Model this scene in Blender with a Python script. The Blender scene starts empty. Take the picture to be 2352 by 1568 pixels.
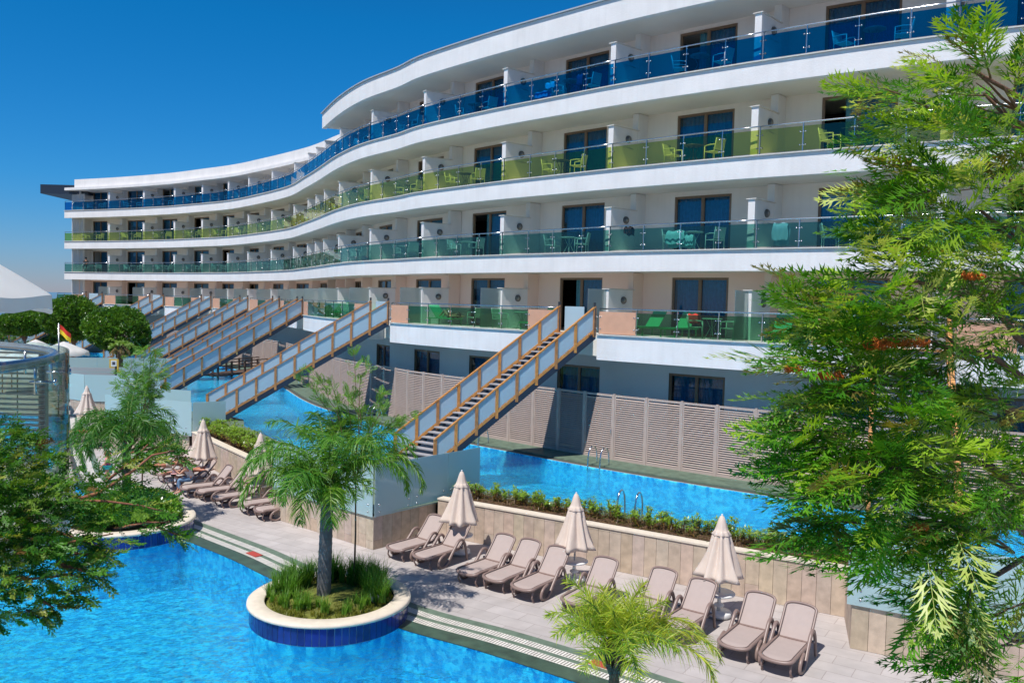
import bpy, math, random
import numpy as np
from math import sin, cos, pi, radians, sqrt, atan2, tan
from mathutils import Vector, Matrix
random.seed(7); rng = np.random.default_rng(7)
scene = bpy.context.scene
col = scene.collection
# ------------------------------------------------------------------ camera
PITCH, ROLL, CAMH, FPX = radians(2.58), radians(1.43), 7.0, 1955.0
_f = Vector((0, cos(PITCH), -sin(PITCH))); _u = Vector((0, sin(PITCH), cos(PITCH))); _r = Vector((1, 0, 0))
_rt = cos(ROLL)*_r + sin(ROLL)*_u; _up = cos(ROLL)*_u - sin(ROLL)*_r
cam = bpy.data.objects.new('camera', bpy.data.cameras.new('camera')); col.objects.link(cam)
M = Matrix((( _rt.x, _up.x, -_f.x, 0), (_rt.y, _up.y, -_f.y, 0), (_rt.z, _up.z, -_f.z, CAMH), (0, 0, 0, 1)))
cam.matrix_world = M
cam.data.sensor_width = 36; cam.data.lens = FPX/2352*36; cam.data.clip_start = .1; cam.data.clip_end = 20000
scene.camera = cam
# ------------------------------------------------------------------ sky and sun
EL = radians(60); SH = Vector((-.64, -.77, 0)).normalized()
SUN = Vector((SH.x*cos(EL), SH.y*cos(EL), sin(EL)))
w = bpy.data.worlds.new('World'); scene.world = w; w.use_nodes = True
nt = w.node_tree; bg = nt.nodes['Background']
sky = nt.nodes.new('ShaderNodeTexSky'); sky.sky_type = 'NISHITA'; sky.sun_disc = False
sky.sun_elevation = EL; sky.sun_rotation = atan2(SUN.x, SUN.y); sky.air_density = 1.0; sky.dust_density = .1; sky.ozone_density = 6
hs = nt.nodes.new('ShaderNodeHueSaturation'); hs.inputs['Saturation'].default_value = 1.25; hs.inputs['Value'].default_value = 1.0
tn = nt.nodes.new('ShaderNodeMix'); tn.data_type = 'RGBA'; tn.blend_type = 'MULTIPLY'; tn.inputs[0].default_value = 1; tg = nt.nodes.new('ShaderNodeTexCoord'); sx = nt.nodes.new('ShaderNodeSeparateXYZ'); nt.links.new(tg.outputs['Generated'], sx.inputs[0]); tr_ = nt.nodes.new('ShaderNodeValToRGB'); nt.links.new(sx.outputs[2], tr_.inputs[0])
ce = tr_.color_ramp.elements; ce[0].position = 0; ce[0].color = (.56, .62, 1.0, 1); ce[1].position = .30; ce[1].color = (.10, .98, 1.2, 1); cx_ = ce.new(.12); cx_.color = (.27, .82, 1.16, 1); cy_ = ce.new(.7); cy_.color = (.36, .62, .76, 1); nt.links.new(tr_.outputs[0], tn.inputs[7])
nt.links.new(sky.outputs[0], hs.inputs['Color']); nt.links.new(hs.outputs[0], tn.inputs[6]); nt.links.new(tn.outputs[2], bg.inputs[0]); bg.inputs[1].default_value = .095
sl = bpy.data.lights.new('sun', 'SUN'); sl.energy = 4.95; sl.angle = radians(.53); sl.color = (1, .965, .91)
so = bpy.data.objects.new('sun', sl); col.objects.link(so); so.rotation_euler = SUN.to_track_quat('Z', 'Y').to_euler(); so.location = (0, 0, 40)
scene.view_settings.view_transform = 'Standard'; scene.view_settings.look = 'None'
scene.view_settings.exposure = 0.0; scene.view_settings.gamma = 1
scene.render.resolution_x = 1024; scene.render.resolution_y = 682
scene.cycles.max_bounces = 12; scene.cycles.transparent_max_bounces = 32; scene.cycles.transmission_bounces = 8

# ------------------------------------------------------------------ helpers
def at(x, y, z):
    """point of the world at height z seen at (x, y) in the 2352x1568 photograph"""
    d = _rt*(x-1176)/FPX - _up*(y-784)/FPX + _f
    t = (z-CAMH)/d.z; return Vector((d.x*t, d.y*t, z))
def atY(x, y, Y):
    d = _rt*(x-1176)/FPX - _up*(y-784)/FPX + _f
    t = Y/d.y; return Vector((d.x*t, Y, CAMH+d.z*t))

def tag(o, label=None, cat=None, group=None, kind=None):
    if label: o['label'] = label
    if cat: o['category'] = cat
    if group: o['group'] = group
    if kind: o['kind'] = kind
    return o
def empty(name, loc=(0, 0, 0), rz=0):
    o = bpy.data.objects.new(name, None); o.empty_display_size = .2
    o.location = loc; o.rotation_euler = (0, 0, rz); col.objects.link(o); return o
KIDS = {}
def link(name, me, parent=None, mat=None):
    o = bpy.data.objects.new(name, me); col.objects.link(o)
    if parent: o.parent = parent; KIDS.setdefault(parent.name, []).append(o)
    if mat: me.materials.append(mat)
    return o
def tree_copy(o, parent=None):
    c = o.copy(); col.objects.link(c)
    if parent: c.parent = parent; KIDS.setdefault(parent.name, []).append(c)
    for ch in list(KIDS.get(o.name, [])): tree_copy(ch, c)
    return c

class MB:
    def __init__(s): s.v = []; s.f = []; s.c = []; s.n = 0; s.sm = []
    def add(s, vs, fs, c=None, smooth=False):
        b = s.n
        s.v.extend([tuple(v) for v in vs]); s.n += len(vs)
        for f in fs: s.f.append(tuple(i+b for i in f)); s.c.append(c); s.sm.append(smooth)
    def box(s, a, b, c=None):
        x0, y0, z0 = a; x1, y1, z1 = b
        s.add([(x0,y0,z0),(x1,y0,z0),(x1,y1,z0),(x0,y1,z0),(x0,y0,z1),(x1,y0,z1),(x1,y1,z1),(x0,y1,z1)],
              [(0,3,2,1),(4,5,6,7),(0,1,5,4),(1,2,6,5),(2,3,7,6),(3,0,4,7)], c)
    def obox(s, p, ux, uy, uz, lx, ly, lz, c=None):
        """box centred on p with unit axes and full lengths"""
        p = Vector(p); ux = Vector(ux)*lx/2; uy = Vector(uy)*ly/2; uz = Vector(uz)*lz/2
        vs = [p+a*ux+b*uy+d*uz for d in (-1, 1) for a, b in ((-1,-1),(1,-1),(1,1),(-1,1))]
        s.add(vs, [(0,3,2,1),(4,5,6,7),(0,1,5,4),(1,2,6,5),(2,3,7,6),(3,0,4,7)], c)
    def beam(s, a, b, wdt, hgt, up=(0, 0, 1), c=None):
        a = Vector(a); b = Vector(b); d = (b-a); L = d.length; d.normalize()
        sd = d.cross(Vector(up)).normalized(); u2 = sd.cross(d)
        s.obox((a+b)/2, d, sd, u2, L, wdt, hgt, c)
    def tube(s, pts, r, n=8, c=None, closed=False, caps=True):
        pts = [Vector(p) for p in pts]; m = len(pts); rs = r if hasattr(r, '__len__') else [r]*m
        vs = []; ref = None
        for i, p in enumerate(pts):
            if closed: d = pts[(i+1) % m]-pts[i-1]
            else: d = pts[min(i+1, m-1)]-pts[max(i-1, 0)]
            if d.length < 1e-9: d = Vector((0, 0, 1))
            d.normalize()
            if ref is None: ref = Vector((0, 0, 1)) if abs(d.z) < .9 else Vector((1, 0, 0))
            a = (ref-d*ref.dot(d)).normalized(); ref = a; b = d.cross(a)
            for k in range(n): t = 2*pi*k/n; vs.append(p+(a*cos(t)+b*sin(t))*rs[i])
        fs = []
        for i in range(m if closed else m-1):
            j = (i+1) % m
            for k in range(n): k2 = (k+1) % n; fs.append((i*n+k, i*n+k2, j*n+k2, j*n+k))
        if caps and not closed: fs += [tuple(range(n-1, -1, -1)), tuple((m-1)*n+k for k in range(n))]
        s.add(vs, fs, c, True)
    def lathe(s, prof, n=24, o=(0, 0, 0), c=None, mod=None):
        vs = []; fs = []
        for r, z in prof:
            for k in range(n):
                t = 2*pi*k/n; rr = r*(mod(t, z) if mod else 1)
                vs.append((o[0]+rr*cos(t), o[1]+rr*sin(t), o[2]+z))
        for i in range(len(prof)-1):
            for k in range(n): k2 = (k+1) % n; fs.append((i*n+k, i*n+k2, (i+1)*n+k2, (i+1)*n+k))
        s.add(vs, fs, c, True)
    def ball(s, p, r, n=10, c=None, sc=(1, 1, 1)):
        vs = [(p[0], p[1], p[2]-r*sc[2])]; m = n//2
        for i in range(1, m):
            a = -pi/2+pi*i/m
            for k in range(n): t = 2*pi*k/n; vs.append((p[0]+r*sc[0]*cos(a)*cos(t), p[1]+r*sc[1]*cos(a)*sin(t), p[2]+r*sc[2]*sin(a)))
        vs.append((p[0], p[1], p[2]+r*sc[2])); e = len(vs)-1; fs = []
        for k in range(n): k2 = (k+1) % n; fs.append((0, 1+k2, 1+k)); fs.append((e, 1+(m-2)*n+k, 1+(m-2)*n+k2))
        for i in range(m-2):
            for k in range(n): k2 = (k+1) % n; fs.append((1+i*n+k, 1+i*n+k2, 1+(i+1)*n+k2, 1+(i+1)*n+k))
        s.add(vs, fs, c, True)
    def build(s, name, mat=None, parent=None):
        me = bpy.data.meshes.new(name); me.from_pydata(s.v, [], s.f)
        if any(x is not None for x in s.c):
            at_ = me.color_attributes.new('tint', 'FLOAT_COLOR', 'CORNER'); arr = []
            for f, c in zip(s.f, s.c):
                q = (1, 1, 1, 1) if c is None else ((c, c, c, 1) if not hasattr(c, '__len__') else (c[0], c[1], c[2], 1))
                arr.extend(q*len(f))
            at_.data.foreach_set('color', arr)
        me.polygons.foreach_set('use_smooth', s.sm); me.update()
        return link(name, me, parent, mat)

def fast_mesh(name, V, Q, colr=None, mat=None, parent=None, smooth=False):
    """V (n,3) array, Q (m,k) array of equal sized faces, colr (m,3) per face"""
    me = bpy.data.meshes.new(name); V = np.asarray(V, np.float32); Q = np.asarray(Q, np.int32); k = Q.shape[1]
    me.vertices.add(len(V)); me.vertices.foreach_set('co', V.ravel())
    me.loops.add(Q.size); me.loops.foreach_set('vertex_index', Q.ravel())
    me.polygons.add(len(Q)); me.polygons.foreach_set('loop_start', np.arange(0, Q.size, k, dtype=np.int32))
    try: me.polygons.foreach_set('loop_total', np.full(len(Q), k, np.int32))
    except Exception: pass
    me.update(calc_edges=True)
    if colr is not None:
        a = me.color_attributes.new('tint', 'FLOAT_COLOR', 'CORNER')
        c = np.ones((len(Q), k, 4), np.float32); c[:, :, :3] = colr[:, None, :]; a.data.foreach_set('color', c.ravel())
    if smooth: me.polygons.foreach_set('use_smooth', np.ones(len(Q), bool))
    me.validate(); return link(name, me, parent, mat)

def frames(d, up, roll):
    """arrays of 3x3 matrices whose x axis is d, z axis near up, rolled"""
    d = d/np.linalg.norm(d, axis=1, keepdims=True)
    y = np.cross(up, d); ny = np.linalg.norm(y, axis=1, keepdims=True); y = np.where(ny < 1e-4, [0, 1, 0], y/np.maximum(ny, 1e-6))
    z = np.cross(d, y); c = np.cos(roll)[:, None]; s_ = np.sin(roll)[:, None]
    y2 = y*c+z*s_; z2 = -y*s_+z*c
    return np.stack([d, y2, z2], axis=2)
def scatter(name, tmpl, R, P, S, C, mat, parent=None):
    """tmpl: list of (V, Q) templates; instances round-robin"""
    VV = []; QQ = []; CC = []; n = 0; N = len(P); idx = np.arange(N) % len(tmpl)
    for t, (V, Q) in enumerate(tmpl):
        m = idx == t; k = m.sum()
        if not k: continue
        W = np.einsum('nij,vj->nvi', R[m], V)*S[m][:, None, None]+P[m][:, None, :]
        VV.append(W.reshape(-1, 3)); QQ.append((Q[None]+(np.arange(k)*len(V))[:, None, None]).reshape(-1, Q.shape[1])+n)
        CC.append(np.repeat(C[m], len(Q), axis=0)); n += k*len(V)
    return fast_mesh(name, np.concatenate(VV), np.concatenate(QQ), np.concatenate(CC), mat, parent)

# ------------------------------------------------------------------ materials
def newmat(name):
    m = bpy.data.materials.new(name); m.use_nodes = True; return m, m.node_tree, m.node_tree.nodes['Principled BSDF']
def mat(name, colr, rough=.6, var=0, vscale=2, bump=0, bscale=40, metal=0, tint=False, spec=None, detail=4, streak=0):
    m, t, b = newmat(name); L = t.links
    b.inputs['Base Color'].default_value = (*colr, 1); b.inputs['Roughness'].default_value = rough; b.inputs['Metallic'].default_value = metal
    if spec is not None: b.inputs['Specular IOR Level'].default_value = spec
    src = None
    tc = t.nodes.new('ShaderNodeTexCoord')
    if var:
        n = t.nodes.new('ShaderNodeTexNoise'); n.inputs['Scale'].default_value = vscale; n.inputs['Detail'].default_value = detail
        L.new(tc.outputs['Object'], n.inputs['Vector'])
        r = t.nodes.new('ShaderNodeMapRange'); r.inputs[1].default_value = .3; r.inputs[2].default_value = .7
        r.inputs[3].default_value = 1-var; r.inputs[4].default_value = 1+var; L.new(n.outputs[0], r.inputs[0])
        mx = t.nodes.new('ShaderNodeVectorMath'); mx.operation = 'SCALE'; mx.inputs[0].default_value = colr
        L.new(r.outputs[0], mx.inputs['Scale']); src = mx.outputs[0]
    if tint:
        a = t.nodes.new('ShaderNodeVertexColor'); a.layer_name = 'tint'
        mm = t.nodes.new('ShaderNodeVectorMath'); mm.operation = 'MULTIPLY'
        if src: L.new(src, mm.inputs[0])
        else: mm.inputs[0].default_value = colr
        L.new(a.outputs[0], mm.inputs[1]); src = mm.outputs[0]
    if streak:   # faint rain streaks running down the surface
        mp = t.nodes.new('ShaderNodeMapping'); mp.inputs['Scale'].default_value = (5, 5, .35); L.new(tc.outputs['Object'], mp.inputs[0])
        n3 = t.nodes.new('ShaderNodeTexNoise'); n3.inputs['Scale'].default_value = 1.0; n3.inputs['Detail'].default_value = 6; L.new(mp.outputs[0], n3.inputs[0])
        r3 = t.nodes.new('ShaderNodeMapRange'); r3.inputs[1].default_value = .45; r3.inputs[2].default_value = .72; r3.inputs[3].default_value = 1.0; r3.inputs[4].default_value = 1-streak; L.new(n3.outputs[0], r3.inputs[0])
        m3 = t.nodes.new('ShaderNodeVectorMath'); m3.operation = 'SCALE'; L.new(src, m3.inputs[0]); L.new(r3.outputs[0], m3.inputs['Scale']); src = m3.outputs[0]
    if src: L.new(src, b.inputs['Base Color'])
    if bump:
        n2 = t.nodes.new('ShaderNodeTexNoise'); n2.inputs['Scale'].default_value = bscale; n2.inputs['Detail'].default_value = 5
        L.new(tc.outputs['Object'], n2.inputs['Vector'])
        bp = t.nodes.new('ShaderNodeBump'); bp.inputs['Strength'].default_value = bump; bp.inputs['Distance'].default_value = .02
        L.new(n2.outputs[0], bp.inputs['Height']); L.new(bp.outputs[0], b.inputs['Normal'])
    return m
def leafmat(name, colr, rough=.45, trans=.28):
    m, t, b = newmat(name); L = t.links
    a = t.nodes.new('ShaderNodeVertexColor'); a.layer_name = 'tint'
    mm = t.nodes.new('ShaderNodeVectorMath'); mm.operation = 'MULTIPLY'; mm.inputs[0].default_value = colr; L.new(a.outputs[0], mm.inputs[1])
    L.new(mm.outputs[0], b.inputs['Base Color']); b.inputs['Roughness'].default_value = rough
    tr = t.nodes.new('ShaderNodeBsdfTranslucent')
    t2 = t.nodes.new('ShaderNodeVectorMath'); t2.operation = 'MULTIPLY'; t2.inputs[1].default_value = (1.5, 1.5, .5); L.new(mm.outputs[0], t2.inputs[0]); L.new(t2.outputs[0], tr.inputs[0])
    mx = t.nodes.new('ShaderNodeMixShader'); mx.inputs[0].default_value = trans
    L.new(b.outputs[0], mx.inputs[1]); L.new(tr.outputs[0], mx.inputs[2]); L.new(mx.outputs[0], t.nodes['Material Output'].inputs[0])
    return m
def glassmat(name, tc_, gl=.9, rough=.02, body=None, bodyf=0):
    """thin tinted sheet: tinted straight transmission plus fresnel reflection, optionally a frosted body"""
    m, t, b = newmat(name); L = t.links; t.nodes.remove(b)
    tr = t.nodes.new('ShaderNodeBsdfTransparent'); tr.inputs[0].default_value = (*tc_, 1); base = tr.outputs[0]
    if body:
        df = t.nodes.new('ShaderNodeBsdfDiffuse'); df.inputs[0].default_value = (*body, 1)
        tl = t.nodes.new('ShaderNodeBsdfTranslucent'); tl.inputs[0].default_value = (*body, 1)
        m0 = t.nodes.new('ShaderNodeMixShader'); m0.inputs[0].default_value = .4; L.new(df.outputs[0], m0.inputs[1]); L.new(tl.outputs[0], m0.inputs[2])
        m1 = t.nodes.new('ShaderNodeMixShader'); m1.inputs[0].default_value = bodyf; L.new(base, m1.inputs[1]); L.new(m0.outputs[0], m1.inputs[2]); base = m1.outputs[0]
    gs = t.nodes.new('ShaderNodeBsdfGlossy'); gs.inputs['Roughness'].default_value = rough; gs.inputs[0].default_value = (gl, gl, gl, 1)
    fr = t.nodes.new('ShaderNodeFresnel'); fr.inputs[0].default_value = 1.5
    # the same reflectance whichever side of the sheet is seen
    geo = t.nodes.new('ShaderNodeNewGeometry'); dp = t.nodes.new('ShaderNodeVectorMath'); dp.operation = 'DOT_PRODUCT'
    L.new(geo.outputs['Incoming'], dp.inputs[0]); L.new(geo.outputs['Normal'], dp.inputs[1])
    ab = t.nodes.new('ShaderNodeMath'); ab.operation = 'ABSOLUTE'; L.new(dp.outputs['Value'], ab.inputs[0])
    om = t.nodes.new('ShaderNodeMath'); om.operation = 'SUBTRACT'; om.inputs[0].default_value = 1; L.new(ab.outputs[0], om.inputs[1])
    pw = t.nodes.new('ShaderNodeMath'); pw.operation = 'POWER'; pw.inputs[1].default_value = 5; L.new(om.outputs[0], pw.inputs[0])
    ma = t.nodes.new('ShaderNodeMath'); ma.operation = 'MULTIPLY_ADD'; ma.inputs[1].default_value = .9; ma.inputs[2].default_value = .05; L.new(pw.outputs[0], ma.inputs[0])
    t.nodes.remove(fr)
    mx = t.nodes.new('ShaderNodeMixShader'); L.new(ma.outputs[0], mx.inputs[0]); L.new(base, mx.inputs[1]); L.new(gs.outputs[0], mx.inputs[2])
    L.new(mx.outputs[0], t.nodes['Material Output'].inputs[0]); return m

WHITE = mat('white_stucco', (.76, .735, .725), .85, .05, 1.1, .35, 18, detail=9, streak=.05)
WALLM = mat('cream_wall_paint', (.77, .71, .665), .9, .05, .7, .15, 30, streak=.04)
SOFF = mat('soffit_plaster', (.74, .70, .64), .9, .03, .7)
PINKW = mat('peach_wall_paint', (.84, .63, .53), .9, .03, .5, .15, 30)
GREYW = mat('lower_storey_wall', (.62, .64, .66), .9, .03, .5)
NOSE = mat('slab_nosing_stone', (.62, .58, .53), .7, .08, 6)
STEEL = mat('stainless_steel', (.62, .63, .65), .22, metal=1)
DARKST = mat('dark_metal', (.07, .075, .085), .4, metal=.6)
FRAME = mat('bronze_window_frame', (.20, .135, .085), .4, .1, 10)
CURT = mat('blue_grey_curtain', (.08, .26, .33), .9, .15, 8)
DARKR = mat('room_shade_black', (.015, .017, .02), .9)  # near-black colour stands in for the shade inside the rooms
PANE = glassmat('window_pane', (.48, .76, .90), .85, .01)
GBLUE = glassmat('blue_glass', (.055, .48, .72), .8)
GLIME = glassmat('lime_glass', (.72, .78, .36), .8)
GTEAL = glassmat('teal_glass', (.40, .64, .58), .8)
GGREEN = glassmat('green_glass', (.36, .66, .50), .8)
FROST = glassmat('frosted_glass', (.75, .9, .9), .7, .06, (.62, .79, .81), .82)
FROST2 = glassmat('stair_frosted_glass', (.75, .9, .95), .7, .12, (.62, .78, .87), .85)
PRIV = glassmat('privacy_glass', (.80, .86, .84), .6, .15, (.6, .66, .65), .45)
CLEAR = glassmat('clear_glass', (.86, .95, .93), .45, .005)
PEACH = mat('peach_panel', (.62, .34, .22), .6, .05, 4)
WOOD = mat('honey_wood', (.62, .27, .07), .5, .22, 7, .1, 60)
WOODD = mat('aged_wood', (.47, .215, .075), .6, .2, 7, .1, 60)
TREAD = mat('grey_tread', (.35, .34, .36), .7, .08, 8)
NAVY = mat('dark_stringer_steel', (.02, .035, .06), .5)
LOUV = mat('taupe_louvre', (.45, .35, .30), .6, .06, 3)
STONE = mat('travertine_cladding', (.50, .40, .31), .75, .16, 5, .3, 60, tint=True)
COPING = mat('cream_stone_coping', (.72, .62, .50), .7, .07, 6, .15, 50)
GREENST = mat('green_slate', (.125, .175, .125), .6, .25, 4, .15, 40)
GREEND = mat('dark_green_slate', (.045, .085, .055), .35, .4, 3, .2, 30)
GRATE = mat('white_overflow_grating', (.74, .70, .62), .5)
DGAP = mat('dark_channel', (.07, .075, .065), .8)
TAUPE = mat('taupe_plastic', (.25, .17, .145), .38, .04, 10, spec=.5)
SLING = mat('taupe_mesh_sling', (.43, .34, .305), .75, .03, 6, .25, 700)
SLINGE = mat('dark_sling_edge', (.08, .06, .06), .6)
CANVAS = mat('cream_canvas', (.80, .66, .56), .85, .04, 3, .25, 8)
CANVW = mat('white_canvas', (.88, .86, .83), .8, .03, 3, .15, 8)
def translucify(m, f=.3, c=(.8, .76, .7)):
    t = m.node_tree; b = t.nodes['Principled BSDF']; tr = t.nodes.new('ShaderNodeBsdfTranslucent'); tr.inputs[0].default_value = (*c, 1); mx = t.nodes.new('ShaderNodeMixShader'); mx.inputs[0].default_value = f
    t.links.new(b.outputs[0], mx.inputs[1]); t.links.new(tr.outputs[0], mx.inputs[2]); t.links.new(mx.outputs[0], t.nodes['Material Output'].inputs[0])
translucify(CANVW, .35); translucify(CANVAS, .2, (.8, .62, .5))
WPLAST = mat('white_plastic', (.80, .79, .77), .35, .02, 5)
BTILE = mat('blue_pool_tile', (.012, .03, .20), .15, .3, 3, tint=True)
GROUT = mat('pale_tile_grout', (.55, .6, .65), .7)
SOIL = mat('bed_soil', (.10, .055, .03), .95, .4, 9, .8, 30)
GRASSG = mat('turf', (.16, .17, .03), .95, .35, 6, .6, 80)
BARK = mat('brown_bark', (.20, .11, .07), .9, .3, 12, .6, 60)
BARKR = mat('reddish_bark', (.28, .11, .06), .85, .3, 14, .6, 60)
GPLAS = mat('green_plastic_lounger', (.06, .42, .20), .45)
CHG = mat('pale_green_chair_plastic', (.60, .66, .50), .45)
CHW = mat('mint_chair_plastic', (.50, .62, .60), .45)
TABD = mat('dark_table_top', (.05, .06, .07), .4)

# deck paving
def deckmat():
    m, t, b = newmat('grey_deck_tiles'); L = t.links
    tc = t.nodes.new('ShaderNodeTexCoord'); mp = t.nodes.new('ShaderNodeMapping'); mp.inputs['Rotation'].default_value = (0, 0, radians(33))
    L.new(tc.outputs['Object'], mp.inputs[0])
    br = t.nodes.new('ShaderNodeTexBrick'); br.inputs['Color1'].default_value = (.44, .395, .375, 1); br.inputs['Color2'].default_value = (.50, .45, .43, 1)
    br.inputs['Mortar'].default_value = (.33, .28, .26, 1); br.inputs['Scale'].default_value = 1; br.inputs['Mortar Size'].default_value = .008
    br.inputs['Brick Width'].default_value = .9; br.inputs['Row Height'].default_value = .45; br.inputs['Bias'].default_value = -.1
    L.new(mp.outputs[0], br.inputs[0])
    n = t.nodes.new('ShaderNodeTexNoise'); n.inputs['Scale'].default_value = 2.2; n.inputs['Detail'].default_value = 8; L.new(tc.outputs['Object'], n.inputs[0])
    r = t.nodes.new('ShaderNodeMapRange'); r.inputs[1].default_value = .3; r.inputs[2].default_value = .7; r.inputs[3].default_value = .90; r.inputs[4].default_value = 1.08; L.new(n.outputs[0], r.inputs[0])
    v = t.nodes.new('ShaderNodeVectorMath'); v.operation = 'SCALE'; L.new(br.outputs[0], v.inputs[0]); L.new(r.outputs[0], v.inputs['Scale'])
    L.new(v.outputs[0], b.inputs['Base Color']); b.inputs['Roughness'].default_value = .75
    bp = t.nodes.new('ShaderNodeBump'); bp.inputs['Strength'].default_value = .2; bp.inputs['Distance'].default_value = .004; L.new(br.outputs['Fac'], bp.inputs['Height']); bp.invert = True
    L.new(bp.outputs[0], b.inputs['Normal']); return m
DECK = deckmat()
def poolfloor():
    m, t, b = newmat('blue_mosaic_caustic_mottle'); L = t.links
    tc = t.nodes.new('ShaderNodeTexCoord')
    vo = t.nodes.new('ShaderNodeTexVoronoi'); vo.inputs['Scale'].default_value = 9; L.new(tc.outputs['Object'], vo.inputs[0])
    n = t.nodes.new('ShaderNodeTexNoise'); n.inputs['Scale'].default_value = 4.5; n.inputs['Detail'].default_value = 7; n.inputs['Roughness'].default_value = .65; L.new(tc.outputs['Object'], n.inputs[0])
    sep = t.nodes.new('ShaderNodeSeparateColor'); L.new(vo.outputs['Color'], sep.inputs[0])
    ad = t.nodes.new('ShaderNodeMath'); ad.operation = 'MULTIPLY_ADD'; ad.inputs[1].default_value = .30; L.new(sep.outputs[0], ad.inputs[0]); L.new(n.outputs[0], ad.inputs[2])
    cr = t.nodes.new('ShaderNodeValToRGB'); e = cr.color_ramp.elements
    e[0].position = .45; e[0].color = (.004, .25, .60, 1); e[1].position = .76; e[1].color = (.14, .80, .95, 1)  # bright cyan and deep blue mottling paints caustic light into the mosaic colour
    x = cr.color_ramp.elements.new(.62); x.color = (.010, .43, .80, 1)
    L.new(ad.outputs[0], cr.inputs[0]); L.new(cr.outputs[0], b.inputs['Base Color']); b.inputs['Roughness'].default_value = .5
    return m
POOLF = poolfloor()
def watermat(name, tint, bumpd, sc1=2.5, sc2=9, refr=.45):
    m, t, b = newmat(name); L = t.links; t.nodes.remove(b)
    tc = t.nodes.new('ShaderNodeTexCoord')
    n1 = t.nodes.new('ShaderNodeTexNoise'); n1.inputs['Scale'].default_value = sc1; n1.inputs['Detail'].default_value = 3; n1.inputs['Distortion'].default_value = .6; L.new(tc.outputs['Object'], n1.inputs[0])
    n2 = t.nodes.new('ShaderNodeTexNoise'); n2.inputs['Scale'].default_value = sc2; n2.inputs['Detail'].default_value = 3; n2.inputs['Distortion'].default_value = 1; L.new(tc.outputs['Object'], n2.inputs[0])
    ad = t.nodes.new('ShaderNodeMath'); ad.operation = 'MULTIPLY_ADD'; ad.inputs[1].default_value = .35; L.new(n2.outputs[0], ad.inputs[0]); L.new(n1.outputs[0], ad.inputs[2])
    bp = t.nodes.new('ShaderNodeBump'); bp.inputs['Strength'].default_value = 1; bp.inputs['Distance'].default_value = bumpd; L.new(ad.outputs[0], bp.inputs['Height'])
    tr = t.nodes.new('ShaderNodeBsdfTransparent'); tr.inputs[0].default_value = (*tint, 1)
    rf = t.nodes.new('ShaderNodeBsdfRefraction'); rf.inputs[0].default_value = (*tint, 1); rf.inputs['IOR'].default_value = 1.33; rf.inputs['Roughness'].default_value = 0; L.new(bp.outputs[0], rf.inputs['Normal'])
    m1 = t.nodes.new('ShaderNodeMixShader'); m1.inputs[0].default_value = refr; L.new(tr.outputs[0], m1.inputs[1]); L.new(rf.outputs[0], m1.inputs[2])
    gs = t.nodes.new('ShaderNodeBsdfGlossy'); gs.inputs['Roughness'].default_value = .03; L.new(bp.outputs[0], gs.inputs['Normal'])
    fr = t.nodes.new('ShaderNodeFresnel'); fr.inputs[0].default_value = 1.33; L.new(bp.outputs[0], fr.inputs['Normal'])
    m2 = t.nodes.new('ShaderNodeMixShader'); L.new(fr.outputs[0], m2.inputs[0]); L.new(m1.outputs[0], m2.inputs[1]); L.new(gs.outputs[0], m2.inputs[2])
    L.new(m2.outputs[0], t.nodes['Material Output'].inputs[0]); return m
WATER = watermat('pool_water', (.58, .96, 1.0), .13, 2.8, 10)
# ================================================================== ground, pools, deck
from mathutils.geometry import tessellate_polygon
def fill(name, loops, z, m, kind='structure', parent=None):
    vs = [[Vector((x, y, 0)) for x, y in lp] for lp in loops]
    tri = tessellate_polygon(vs); flat = [(v.x, v.y, z) for lp in vs for v in lp]
    me = bpy.data.meshes.new(name); me.from_pydata(flat, [], [tuple(t) for t in tri]); me.update()
    bmn = [p.normal.z for p in me.polygons]
    me.from_pydata  # keep
    fs = [tuple(p.vertices) if p.normal.z > 0 else tuple(reversed(p.vertices)) for p in me.polygons]
    me2 = bpy.data.meshes.new(name); me2.from_pydata(flat, [], fs); me2.update()
    bpy.data.meshes.remove(me)
    o = link(name, me2, parent, m)
    if kind: o['kind'] = kind
    return o
def smooth2(pts, n=6, closed=False):
    P = [Vector((p[0], p[1])) for p in pts]; out = []; m = len(P)
    for i in range(m if closed else m-1):
        if closed: a, b, c, d = P[i-1], P[i], P[(i+1) % m], P[(i+2) % m]
        else: a, b, c, d = P[max(i-1, 0)], P[i], P[i+1], P[min(i+2, m-1)]
        for k in range(n):
            t = k/n; q = .5*((2*b)+(c-a)*t+(2*a-5*b+4*c-d)*t*t+(3*b-a-3*c+d)*t**3); out.append((q.x, q.y))
    if not closed: out.append((P[-1].x, P[-1].y))
    return out
def offs(path, d):
    """offset a 2-d path to its left by d"""
    out = []
    for i, p in enumerate(path):
        a = path[max(i-1, 0)]; b = path[min(i+1, len(path)-1)]
        t = Vector((b[0]-a[0], b[1]-a[1])).normalized(); out.append((p[0]-t.y*d, p[1]+t.x*d))
    return out
def plen(path):
    L = [0]
    for a, b in zip(path, path[1:]): L.append(L[-1]+sqrt((a[0]-b[0])**2+(a[1]-b[1])**2))
    return L
def walk(path, step, s0=0, s1=None):
    L = plen(path); s1 = L[-1] if s1 is None else s1; s_ = s0; i = 0
    while s_ < s1:
        while i < len(L)-2 and L[i+1] < s_: i += 1
        t = (s_-L[i])/max(L[i+1]-L[i], 1e-9); a = path[i]; b = path[i+1]
        d = Vector((b[0]-a[0], b[1]-a[1])).normalized()
        yield (a[0]+(b[0]-a[0])*t, a[1]+(b[1]-a[1])*t), d, s_
        s_ += step
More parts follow.
